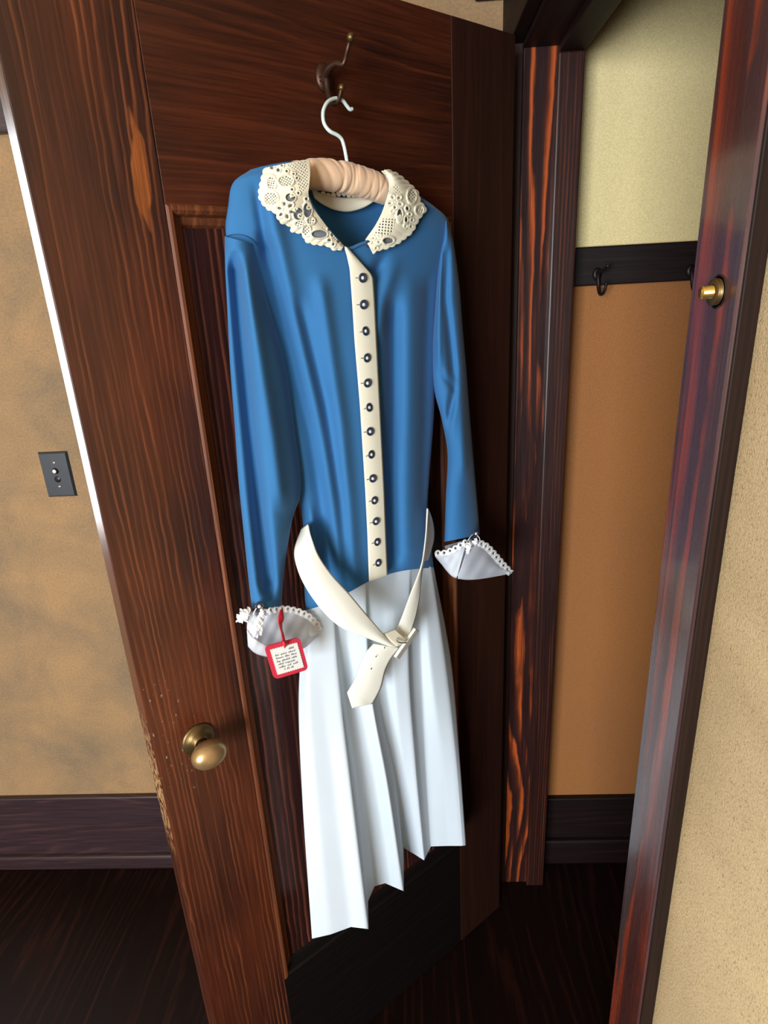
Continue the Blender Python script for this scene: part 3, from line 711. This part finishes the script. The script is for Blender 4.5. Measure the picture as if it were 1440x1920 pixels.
def collar(name, label, inner, outer, win, pat, sign):
    nu, nv = 230, 120
    a = arclen(inner, nu); b = scalloped(outer, nu, 2.6, 13.0, sign)
    t = np.linspace(0, 1, nv)[None, :]; s = np.linspace(0, 1, nu)[:, None]
    g = a[:, None]*(1-t[..., None])+b[:, None]*t[..., None]; x, y = g[..., 0], g[..., 1]
    wo = bw(b[::6, 0], b[::6, 1]); wo = np.interp(np.linspace(0, 1, nu), np.linspace(0, 1, len(wo)), wo)
    wo = np.convolve(np.r_[[wo[0]]*10, wo, [wo[-1]]*10], np.ones(21)/21, 'valid')[:, None]+0.007
    wi = np.interp(s, np.linspace(0, 1, len(win)), win)
    w = wi*(1-t)+wo*t+0.010*np.sin(math.pi*t)*(1-0.5*s)
    hole, height = pat
    w2 = w+height(x, y, s, t)
    root = mesh_obj(name, D(x, y, w2).reshape(-1, 3), grid_faces(nu, nv, keep=~hole((x[:-1, :-1]+x[1:, 1:])/2, (y[:-1, :-1]+y[1:, 1:])/2)), M['lace'], dress)
    mod_solid(root, 0.0012, -1.0); root['label'] = label
    k = slice(None, None, 6), slice(4, -6, 6)
    xs, ys, ws = x[k], y[k], w[k]-0.0022
    mesh_obj('collar_tulle', D(xs, ys, ws).reshape(-1, 3), grid_faces(*xs.shape), M['tulle'], root)
    return root
patL = lace_pattern(
    wings=[((509, 343, 9, 14), 0.2), ((536, 339, 15, 11), 0.5), ((508, 372, 14, 13), 0.9), ((562, 420, 10, 6), 0.3), ((575, 432, 8, 11), 0.8), ((583, 414, 8, 7), 0.1)],
    patches=[(545, 370, 9, 7.5), (560, 401, 9, 11), (577, 394, 7.5, 13), (599, 439, 14, 7)],
    flowers=[(536, 394, 12.5, 6, 0.3), (627, 449, 9, 5, 0.5)],
    dots=[(510, 314, 3.0), (522, 319, 2.6), (529, 310, 1.6), (560, 362, 1.8), (575, 373, 2.0), (548, 355, 1.8), (617, 431, 1.7), (538, 321, 1.6), (551, 326, 1.6), (557, 334, 1.5)],
    nets=[([(538, 306), (576, 302), (579, 350), (564, 362), (556, 330)], 4.6, 0.6, 0.25), ([(586, 398), (600, 420), (612, 432), (604, 428), (588, 412)], 3.8, 0.9, 0.25)],
    curls=[(549, 366, 5.0, 2.2, 1.1, 1.6), (563, 404, 6.0, 5.4, 1.1, 1.8), (579, 388, 5.5, 4.6, 1.1, 1.8), (556, 392, 4.5, 2.0, 0.8, 1.6)])
patR = lace_pattern(
    wings=[((786, 394, 8, 9), 0.4), ((772, 368, 9, 14), 0.9)],
    patches=[(749, 403, 5, 11), (763, 391, 3.2, 4.2), (727, 451, 10, 6.5), (761, 412, 3, 5)],
    flowers=[(741, 379, 10, 5, 0.4)],
    dots=[(700, 447, 2.0), (692, 453, 2.2), (710, 454, 2.0), (705, 465, 1.8), (768, 402, 2.0), (772, 413, 1.8), (770, 425, 1.8), (760, 424, 1.6), (719, 331, 1.8), (735, 397, 1.5), (711, 443, 1.4)],
    nets=[([(716, 410), (742, 411), (738, 430), (730, 443), (702, 441)], 5.6, 0.10, 0.28), ([(736, 350), (744, 346), (752, 365), (742, 366)], 4.6, 0.7, 0.27), ([(727, 350), (734, 362), (728, 372), (724, 368)], 4.2, 0.4, 0.2)],
    curls=[(748, 408, 4.0, 5.2, 1.1, 1.6)])
collar('lace_collar', 'ivory lace collar wing with butterfly and flower motifs',
       [(580, 298), (582, 322), (580, 348), (579, 366), (588, 390), (605, 414), (625, 440), (645, 461)],
       [(497, 314), (492, 330), (486, 360), (489, 376), (502, 391), (516, 399), (526, 416), (544, 424), (548, 434), (566, 438), (574, 452), (592, 458), (612, 460), (626, 468), (640, 467)],
       [0.082, 0.094, 0.100, 0.102, 0.102, 0.100, 0.098], patL, 1)
collar('lace_collar', 'ivory lace collar wing folded towards the hinge side',
       [(716, 320), (727, 334), (729, 352), (724, 374), (716, 398), (704, 422), (694, 438), (686, 450)],
       [(724, 320), (744, 328), (764, 344), (782, 362), (787, 380), (797, 392), (786, 408), (779, 420), (772, 434), (758, 446), (744, 456), (726, 464), (710, 468), (698, 474)],
       [0.078, 0.090, 0.096, 0.096, 0.094, 0.090, 0.086], patR, -1)

# cuffs of sheer organza with eyelet trim
def cuff_root(name, label, base): 
    o = bpy.data.objects.new(name, None); COL.objects.link(o); o.parent = dress; o['label'] = label; return o
cl = cuff_root('cuff', 'sheer white cuff with eyelet edge and red tag', None)
crumple = lambda amp, fx, fy, ph=0.0: (lambda x, y, s, t: amp*(np.sin(x*fx+ph)*np.cos(y*fy+1.3*ph)+0.5*np.sin(x*fx*2.3+y*fy*1.7+ph)))
def part(o): return o
ribbon('back_sheet', [(468, 1158, .055), (488, 1150, .052), (512, 1142, .050), (535, 1140, .050), (560, 1145, .052), (583, 1157, .058), (598, 1174, .066)],
       [(470, 1208, .075), (488, 1222, .078), (506, 1228, .080), (528, 1230, .080), (552, 1224, .080), (575, 1212, .078), (597, 1190, .072)], M['organza'], cl, 60, 24, -0.010, 0.0006, crumple(0.0016, .12, .09))
ribbon('front_sheet', [(463, 1180, .100), (472, 1192, .106), (487, 1203, .110), (506, 1211, .110), (526, 1214, .108), (550, 1212, .104)],
       [(465, 1212, .096), (476, 1223, .096), (490, 1229, .095), (508, 1232, .094), (530, 1232, .093), (554, 1224, .092)], M['organza'], cl, 50, 10, 0.006, 0.0006, crumple(0.001, .15, .1, 2))
ribbon('side_sheet', [(464, 1150, .078), (476, 1146, .090), (487, 1150, .096), (492, 1158, .098)], [(463, 1186, .098), (468, 1196, .104), (474, 1200, .106), (482, 1202, .108)], M['organza'], cl, 30, 14, 0.006, 0.0006, crumple(0.0015, .25, .2, 1))
# eyelet trim: scalloped band with small holes
def eyelet(name, path, width, wofs, parent, per=11.0, side=1):
    nu, nv = 150, 18
    c = arclen([(x, y) for x, y, w in path], nu); wv = np.interp(np.linspace(0, 1, nu), np.linspace(0, 1, len(path)), [w for x, y, w in path])
    d = np.gradient(c, axis=0); nr = np.stack([-d[:, 1], d[:, 0]], 1); nr /= np.linalg.norm(nr, axis=1)[:, None]+1e-9; nr *= side
    L = np.r_[0, np.cumsum(np.linalg.norm(np.diff(c, axis=0), axis=1))]
    edge = c-nr*(3.2*np.abs(np.sin(math.pi*L/per)))[:, None]; inn = c+nr*width
    t = np.linspace(0, 1, nv)[None, :, None]; g = edge[:, None]*(1-t)+inn[:, None]*t
    lc = (L[:-1]+L[1:])[:, None]/2; tt = ((t[0, :-1, 0]+t[0, 1:, 0])/2)[None, :]
    ph = (lc/per) % 1.0-0.5
    keep = np.hypot(ph*per/2.1, (tt-0.46)*width/1.6) > 1
    w = wv[:, None]+wofs+0.0006*np.sin(L*2*math.pi/per)[:, None]+0.0007*np.exp(-((np.hypot(((L/per) % 1-0.5)[:, None]*per/2.6, (t[..., 0]-0.46)*width/2.1)-1.5)/0.4)**2)
    o = mesh_obj(name, D(g[..., 0], g[..., 1], w).reshape(-1, 3), grid_faces(nu, nv, keep=keep), M['eyelet'], parent); mod_solid(o, 0.001); return o
eyelet('eyelet_trim', [(492, 1146, .054), (512, 1140, .054), (535, 1138, .054), (560, 1143, .056), (584, 1155, .062), (600, 1174, .070), (597, 1184, .074)], 10, 0.002, cl, side=1)
ribbon('eyelet_flap', [(484, 1154, .100), (489, 1150, .102), (496, 1152, .102)], [(468, 1184, .104), (480, 1188, .108), (491, 1192, .108)], M['eyelet'], cl, 30, 24, 0.003, 0.001, crumple(0.0008, .6, .5))
def rosette(name, x, y, w, r, parent, seed):
    """gathered knot of eyelet lace: a crinkled fan"""
    rn = np.random.RandomState(seed); n, m = 84, 12; c = D(x, y, w); V = []
    ph = rn.uniform(0, 6, 4)
    for i in range(m):
        q = i/(m-1)
        for k in range(n):
            a = 2*math.pi*k/n
            rr = r*q*(1+0.16*math.sin(3*a+ph[0])+0.10*math.sin(7*a+ph[1])+0.05*math.sin(13*a))
            V.append((c[0]+rr*math.cos(a)*0.9, c[1]+0.35*r*math.cos(q*2.2)+0.22*r*q*math.sin(6*a+ph[2]+2*q)+0.10*r*q*math.sin(15*a+ph[3]), c[2]+rr*math.sin(a)))
    o = mesh_obj(name, V, grid_faces(m, n, True), M['eyelet'], parent); mod_solid(o, 0.0008); return o
rosette('lace_knot', 456, 1157, 0.092, 0.0098, cl, 1); rosette('lace_knot', 463, 1150, 0.100, 0.0075, cl, 7); rosette('lace_knot', 492, 1150, 0.112, 0.0055, cl, 3)
def cuff_button(x, y, w, parent):
    b = put(me_b, 'cuff_button', parent, D(x, y, w)-0, sc=1.15); put(me_c, 'button_centre', b, (0, 0, 0), shift=False)
    return b
b = cuff_button(485, 1136, 0.106, cl)
tube_path('button_loop', [(491, 1139, .109), (495, 1147, .110), (498, 1154, .108)], 0.0009, M['whiteloop'], cl, 16, 6)
tube_path('button_loop', [(481, 1140, .109), (477, 1147, .110), (475, 1153, .108)], 0.0009, M['whiteloop'], cl, 16, 6)
tube_path('button_loop', [(485, 1142, .110), (483, 1149, .111), (480, 1153, .110)], 0.0012, M['navy'], cl, 16, 6)

cr = cuff_root('cuff', 'sheer white cuff flaring open beside the door stile', None)
ribbon('inner_sheet', [(834, 1024, .050), (850, 1019, .052), (866, 1014, .056), (884, 1010, .060)], [(838, 1062, .056), (850, 1078, .058), (864, 1080, .060), (880, 1070, .062)], M['organza'], cr, 36, 20, -0.004, 0.0006, crumple(0.001, .2, .2))
ribbon('front_sheet', [(814, 1036, .050), (832, 1036, .056), (848, 1030, .066), (862, 1022, .074), (876, 1013, .078)], [(817, 1045, .050), (828, 1058, .056), (838, 1071, .064), (848, 1081, .072), (856, 1084, .078)], M['organza'], cr, 50, 20, 0.008, 0.0006, crumple(0.001, .16, .12))
ribbon('side_sheet', [(880, 1018, .082), (890, 1014, .082), (903, 1014, .078), (917, 1024, .072), (934, 1044, .066), (960, 1072, .058)], [(858, 1085, .080), (876, 1087, .080), (896, 1086, .078), (916, 1083, .074), (938, 1079, .066), (960, 1075, .058)], M['organza'], cr, 60, 24, 0.012, 0.0006, crumple(0.0014, .10, .08, 1))
eyelet('eyelet_trim', [(816, 1034, .052), (832, 1034, .058), (848, 1028, .068), (862, 1020, .076), (874, 1013, .080)], 9, 0.006, cr, side=1)
eyelet('eyelet_trim', [(900, 1014, .082), (914, 1021, .078), (928, 1035, .072), (944, 1054, .066), (961, 1072, .060)], 11, 0.010, cr, per=10, side=1)
rosette('lace_knot', 880, 1024, 0.092, 0.0085, cr, 11); rosette('lace_knot', 892, 1016, 0.094, 0.0070, cr, 5); rosette('lace_knot', 878, 1034, 0.090, 0.0055, cr, 8)
cuff_button(891, 1000, 0.090, cr)
tube_path('button_loop', [(886, 1002, .094), (881, 1008, .096), (877, 1014, .096)], 0.0009, M['whiteloop'], cr, 16, 6)
tube_path('button_loop', [(895, 1004, .094), (899, 1009, .096), (900, 1015, .094)], 0.0009, M['whiteloop'], cr, 16, 6)
tube_path('button_loop', [(889, 1005, .094), (885, 1010, .097), (883, 1016, .097)], 0.0012, M['navy'], cr, 16, 6)

# ------------------------------------------------------------------ the belt
belt = thing('belt', 'ivory fabric belt hanging loose and buckled across the skirt front', 'belt', base=(0.42, 0.10, 0.98))
strap = ribbon('strap', [(578, 983, .084), (584, 1008, .100), (597, 1042, .110), (622, 1078, .120), (655, 1114, .128), (690, 1156, .134), (722, 1193, .136), (744, 1213, .134)],
       [(566, 992, .060), (553, 1032, .086), (558, 1066, .100), (574, 1102, .112), (604, 1144, .122), (640, 1176, .130), (690, 1196, .134), (732, 1211, .134)], M['beltm'], belt, 90, 16, 0.004, 0.0028)
ribbon('strap', [(801, 953, .080), (798, 1000, .096), (793, 1040, .104), (788, 1066, .110), (770, 1112, .116), (756, 1150, .120), (744, 1180, .122), (738, 1196, .124)],
       [(803, 955, .078), (800, 1002, .092), (796, 1042, .100), (791, 1072, .104), (786, 1120, .114), (780, 1152, .120), (772, 1178, .124), (762, 1202, .126)], M['beltm'], belt, 90, 12, 0.002, 0.0024)
ribbon('strap_inside', [(802, 953, .079), (808, 968, .070), (813, 990, .062), (813, 1010, .060), (808, 1030, .064), (802, 1050, .074)],
       [(801, 958, .079), (800, 985, .082), (799, 1005, .084), (797, 1025, .086), (796, 1040, .088), (794, 1052, .090)], M['beltm'], belt, 40, 10, 0.0, 0.0022)
def tip_path():
    A = [(700, 1207, .122), (684, 1226, .122), (674, 1250, .120), (664, 1276, .116), (651, 1299, .110)]
    B = [(748, 1214, .130), (734, 1232, .130), (722, 1256, .126), (714, 1288, .120), (700, 1316, .112)]
    return A, B
tA, tB = tip_path()
nu, nv = 60, 15
a_, b_ = arclen(tA, nu), arclen(tB, nu)
t_ = np.linspace(0, 1, nv)[None, :, None]; g_ = a_[:, None]*(1-t_)+b_[:, None]*t_
ext = np.linspace(0, 1, 10)[1:, None, None]                                         # pointed end
pt = np.array([662, 1328, .108])
end = g_[-1][None]*(1-ext)+ (np.array([660, 1327, .108])*(1-t_[0])+np.array([696, 1319, .110])*t_[0])[None]*ext
g_ = np.vstack([g_, end])
HOLES = [(721, 1214.5), (705, 1231), (696, 1254)]
o = mesh_obj('strap_end', D(g_[..., 0], g_[..., 1], g_[..., 2]+0.004*np.sin(math.pi*t_[..., 0])).reshape(-1, 3), grid_faces(*g_.shape[:2]), M['beltm'], belt); mod_solid(o, 0.0028)
for (x, y) in HOLES:
    c = D(x, y, 0.1335 if y < 1240 else 0.129); lathe('belt_hole', [(0.0012, 0), (0.0011, 0.0005), (0.0006, 0.0006)], M['thread'], belt, c, n=12)
# covered buckle, seen from its edge, with its prong
bk = D(np.array([(756, 1236), (780, 1180), (730, 1214), (748, 1180)])[:, 0], np.array([(756, 1236), (780, 1180), (730, 1214), (748, 1180)])[:, 1], np.array([.128, .126, .138, .132]))
def slab(name, quad, thick, mat, parent):
    q = np.array(quad); n = np.cross(q[1]-q[0], q[2]-q[0]); n /= np.linalg.norm(n)
    v = np.vstack([q+n*thick/2, q-n*thick/2]); f = [(0, 1, 3, 2), (4, 6, 7, 5), (0, 4, 5, 1), (2, 3, 7, 6), (0, 2, 6, 4), (1, 5, 7, 3)]
    o = mesh_obj(name, v, f, mat, parent, smooth=False); m = o.modifiers.new('bevel', 'BEVEL'); m.width = 0.0012; m.segments = 2; return o
slab('buckle', [D(740, 1232, .136), D(778, 1178, .134), D(746, 1236, .118), D(784, 1182, .116)], 0.005, M['beltm'], belt)
slab('buckle_bar', [D(718, 1188, .134), D(740, 1180, .132), D(744, 1212, .140), D(764, 1202, .138)], 0.004, M['ivory'], belt)
tube_path('prong', [(742, 1200, .142), (750, 1205, .145), (762, 1205, .143)], 0.0011, M['steel'], belt, 16, 8)

# ------------------------------------------------------------------ padded hanger
hanger = thing('clothes_hanger', 'padded peach satin clothes hanger with a white wire hook', 'hanger', base=(0.42, 0.055, 1.72))
tube_path('wire_hook', [(661, 204, .036), (656, 205, .036), (650, 198, .036), (643, 189, .037), (632, 184.5, .038), (622, 186.5, .040), (613, 193, .043), (607, 205, .046), (605.5, 216, .048), (607, 229, .050), (612, 239, .052), (620, 247, .054), (632, 253, .055), (640, 260, .055), (644, 270, .055), (648, 288, .055), (653, 318, .055)], 0.0024, M['wire'], hanger, 120, 12)
def padded_bar():
    cpx = [(475, 352), (500, 341), (545, 331), (590, 327), (640, 332), (690, 345), (735, 364), (770, 386), (800, 408)]
    P = D(np.array(cpx)[:, 0], np.array(cpx)[:, 1], 0.055); n, m = 260, 36
    c = arclen(P, n); rn = np.random.RandomState(2); V = []
    creases = [(rn.uniform(0, 1), rn.uniform(-3.2, 3.2), rn.uniform(0.004, 0.014)) for _ in range(40)]
    for k in range(n):
        t = c[min(k+1, n-1)]-c[max(k-1, 0)]; t /= np.linalg.norm(t); a = np.array([0, 1.0, 0]); b = np.cross(t, a); b /= np.linalg.norm(b)
        q = k/(n-1); r0 = 0.0200*(0.16+0.84*math.sin(math.pi*min(max(q, 0.02), 0.98))**0.5)
        for s in range(m):
            an = 2*math.pi*s/m; r = r0
            for (cq, sl, wd) in creases:
                d = (q-cq-0.012*sl*math.sin(an+cq*9))/wd
                if abs(d) < 3: r -= 0.0013*math.exp(-d*d)*(0.65+0.35*math.sin(an*2+cq*40))
            V.append(c[k]+(a*math.cos(an)*0.9+b*math.sin(an))*r)
    f = grid_faces(n, m, True)+[tuple(range(m)), tuple(range((n-1)*m, n*m))[::-1]]
    return mesh_obj('padded_bar', V, f, M['satin'], hanger)
padded_bar()

# ------------------------------------------------------------------ tag on the sleeve
tg = thing('paper_tag', 'small red card tag with handwritten white label tied to the cuff', 'tag', base=(0.55, 0.115, 1.05))
TA = {'c': (538, 1235), 'w': 0.124}
def tag_local():
    c = D(538.5, 1234.5, TA['w']); ex = D(570.5, 1225.5, TA['w'])-c; ey = D(529.5, 1203.5, TA['w'])-c
    return c, ex, ey
tc_, tex, tey = tag_local()
def tagpt(a, b, h=0.0): return tc_+tex*a+tey*b+np.array([0, h, 0])
def card(name, half, rad, h, mat, parent, thick, pinked=0):
    pts = []
    for (sx, sy, a0) in ((1, 1, 0), (-1, 1, 90), (-1, -1, 180), (1, -1, 270)):
        for k in range(9):
            a = math.radians(a0+k*90/8); pts.append(((sx*(half-rad)+rad*math.cos(a)), (sy*(half-rad)+rad*math.sin(a))))
    if pinked:
        p = np.array(pts+[pts[0]]); L = np.r_[0, np.cumsum(np.hypot(*np.diff(p, axis=0).T))]; q = np.linspace(0, L[-1], pinked*4, endpoint=False)
        p = np.stack([np.interp(q, L, p[:, 0]), np.interp(q, L, p[:, 1])], 1); nrm = p/np.linalg.norm(p, axis=1)[:, None]
        p = p+nrm*(0.022*np.cos(np.arange(len(p))*math.pi/2))[:, None]; pts = p.tolist()
    v = [tagpt(a, b, h) for a, b in pts]+[tagpt(a, b, h-thick) for a, b in pts]; n = len(pts)
    f = [tuple(range(n)), tuple(range(2*n-1, n-1, -1))]+[(i, n+i, n+(i+1) % n, (i+1) % n) for i in range(n)]
    return mesh_obj(name, v, f, mat, parent, smooth=False)
card('red_card', 1.0, 0.26, 0.0, M['red'], tg, 0.0016)
pap = card('paper_label', 0.76, 0.03, 0.0010, M['paper'], tg, 0.0008, pinked=44)
# handwriting: lines of slanted script drawn as pen strokes (word shapes as far as the photo shows them)
def script_line(words, y0, x0, hgt):
    x = x0; segs = []
    for wd in words:
        st_ = []
        for ch in wd:
            asc = ch in 'bdfhklt'; desc = ch in 'gpyq'; dig = ch.isdigit() or ch == '$' or ch.isupper(); wdt = 0.075 if ch not in 'ilt.' else 0.045
            top = hgt*(1.9 if asc or dig else 1.0); low = -hgt*(0.9 if desc else 0.0)
            st_ += [(x, y0), (x+wdt*0.45, y0+top), (x+wdt*0.55, y0+low), (x+wdt*0.85, y0+hgt*0.35)]
            x += wdt
        segs.append(st_); x += 0.09
    return segs
lines = [(['1928'], 0.52, 0.20), (['One', 'piece', 'street'], 0.33, -0.62), (['dress.', 'blue', 'linen'], 0.15, -0.62), (['top', 'pleated', 'white'], -0.04, -0.62), (['skirt', 'separate'], -0.22, -0.60), (['collar', 'and', 'cuff'], -0.40, -0.60), (['$', '17', '50'], -0.58, -0.36)]
iv, if_ = [], []
for words, y0, x0 in lines:
    for seg in script_line(words, y0, x0, 0.055):
        p = arclen(seg, len(seg)*5) if len(seg) > 2 else np.array(seg)
        p[:, 0] += 0.45*(p[:, 1]-y0)
        d = np.gradient(p, axis=0); nn = np.stack([-d[:, 1], d[:, 0]], 1); nn /= np.linalg.norm(nn, axis=1)[:, None]+1e-9
        k0 = len(iv)
        for q, m_ in zip(p, nn):
            iv.append(tagpt(*(q+m_*0.009), 0.0013)); iv.append(tagpt(*(q-m_*0.009), 0.0013))
        if_ += [(k0+2*i, k0+2*i+1, k0+2*i+3, k0+2*i+2) for i in range(len(p)-1)]
hw = mesh_obj('handwriting', iv, if_, M['ink'], pap, smooth=False, shift=True); hw['kind'] = 'stuff'
tk = tagpt(-0.06, 0.80, 0.0)
rb = ribbon('ribbon', [(525, 1143, .112), (522, 1158, .118), (523, 1172, .124), (527, 1186, .126), (529, 1200, .126), (531, 1210, .126)], [(529, 1144, .112), (528, 1160, .119), (529, 1174, .121), (530, 1188, .124), (533, 1200, .127), (537, 1210, .127)], M['redrib'], tg, 40, 5, 0.0, 0.0008)
ribbon('ribbon', [(527, 1143, .110), (529, 1160, .117), (525, 1174, .119), (529, 1190, .121), (531, 1203, .124), (534, 1212, .126)], [(530, 1142, .110), (532, 1160, .115), (528, 1173, .118), (532, 1189, .120), (535, 1203, .123), (538, 1212, .126)], M['redrib'], tg, 40, 5, 0.0, 0.0008)
v = D(np.array([527, 540, 534]), np.array([1203, 1204, 1214]), np.array([.127, .127, .128])); 
ribbon('ribbon_knot', [(528, 1202, .127), (533, 1201, .130), (540, 1204, .127)], [(532, 1212, .127), (534, 1215, .130), (536, 1212, .127)], M['redrib'], tg, 16, 8, 0.003, 0.001)

# ------------------------------------------------------------------ things fixed to the walls
# push-button light switch on the back wall
p0, p1 = on_y(72, 849, YB), on_y(146, 931, YB)
sx0, sx1, sz0, sz1 = p0[0], p1[0], p1[2], p0[2]
sx0, sx1 = -0.877, -0.803; sz0, sz1 = 1.188, 1.300
sc_ = np.array([(sx0+sx1)/2, YB, (sz0+sz1)/2])
swt = thing('light_switch', 'gunmetal push-button light switch plate on the tan plaster wall', 'light switch', loc=tuple(sc_)); BASE[swt.name] = np.zeros(3)
def plate_bevel(name, hx, hz, t, bev, mat, parent):
    v = [(-hx, 0, -hz), (hx, 0, -hz), (hx, 0, hz), (-hx, 0, hz), (-hx+bev, -t, -hz+bev), (hx-bev, -t, -hz+bev), (hx-bev, -t, hz-bev), (-hx+bev, -t, hz-bev)]
    return mesh_obj(name, v, [(0, 1, 5, 4), (1, 2, 6, 5), (2, 3, 7, 6), (3, 0, 4, 7), (4, 5, 6, 7)], mat, parent, smooth=False)
plate_bevel('cover_plate', 0.036, 0.056, 0.0055, 0.0045, M['plate'], swt)
def yb(name, r, h, zc, mat, parent, ring=None):
    prof = [(r, -0.005), (r, -0.0055-h*0.6), (r*0.85, -0.0055-h*0.9), (r*0.4, -0.0055-h)]
    return lathe(name, prof, mat, parent, (0.0, 0, zc), n=28)
yb('switch_ring', 0.0078, 0.0006, 0.010, M['dark'], swt); yb('switch_ring', 0.0078, 0.0006, -0.011, M['dark'], swt)
b1 = yb('push_button', 0.0062, 0.0065, 0.010, M['dark'], swt); yb('pearl_cap', 0.0050, 0.0078, 0.010, M['pearl'], b1)
yb('push_button', 0.0062, 0.0018, -0.011, M['dark'], swt)
yb('screw', 0.0030, 0.0012, 0.0295, M['steel'], swt); yb('screw', 0.0030, 0.0012, -0.0295, M['steel'], swt)

# brass push button on the near casing
pb = on_x(1347, 547, 0.215)
pbt = thing('push_button', 'round brass push button set into the glossy near door casing', 'push button', loc=(0.215, pb[1], pb[2])); BASE[pbt.name] = np.zeros(3)
def xl(name, prof, mat): return lathe(name, [(r, -h) for r, h in prof], mat, pbt, (0, 0, 0), axis='x', n=40)
xl('recess_ring', [(0.0112, 0.0), (0.0112, 0.0006), (0.0100, 0.0007)], M['dark'])
xl('rosette', [(0.0086, 0.0), (0.0090, 0.0036), (0.0084, 0.0044), (0.0048, 0.0044)], M['brassdark'])
xl('plunger', [(0.0044, 0.0), (0.0044, 0.0110), (0.0038, 0.0117), (0.001, 0.0119)], M['gold'])

# black coat hooks of the closet rail
def rail_hook(x, z, label):
    t = thing('coat_hook', label, 'coat hook', loc=(x, YB-0.018, z), group='coat hooks on the closet rail'); BASE[t.name] = np.zeros(3)
    lathe('hook_plate', [(0.013, 0.0), (0.013, -0.002), (0.009, -0.005), (0.003, -0.006)], M['iron'], t, (0, 0, 0), n=24, sx=0.75)
    tube_path('hook_arm', [(0, -0.004, 0.004), (0, -0.010, -0.008), (0.001, -0.014, -0.026), (0.002, -0.022, -0.038), (0.004, -0.034, -0.038), (0.006, -0.040, -0.030), (0.007, -0.042, -0.022)], [0.0048, 0.0045, 0.004, 0.0038, 0.0034, 0.003, 0.003], M['iron'], t, 40, 10, local=True)
    tube_path('upper_arm', [(0, -0.004, 0.0), (0.002, -0.016, 0.004), (0.005, -0.034, 0.006), (0.007, -0.044, 0.012)], [0.0045, 0.004, 0.0034, 0.0032], M['iron'], t, 24, 10, local=True)
    lathe('arm_knob', [(0.0048*math.sin(a), 0.0048*math.cos(a)) for a in np.linspace(0.05, 3.09, 10)], M['iron'], t, (0.007, -0.045, 0.0135), n=16)
    lathe('arm_knob', [(0.0042*math.sin(a), 0.0042*math.cos(a)) for a in np.linspace(0.05, 3.09, 10)], M['iron'], t, (0.007, -0.042, -0.020), n=16)
h1 = on_y(1119, 518, YB-0.018); h2 = on_y(1294, 512, YB-0.018)
rail_hook(h1[0], h1[2]+0.004, 'black iron coat hook on the closet rail near the far jamb')
rail_hook(h2[0], h2[2]+0.004, 'black iron coat hook on the closet rail half hidden by the near casing')
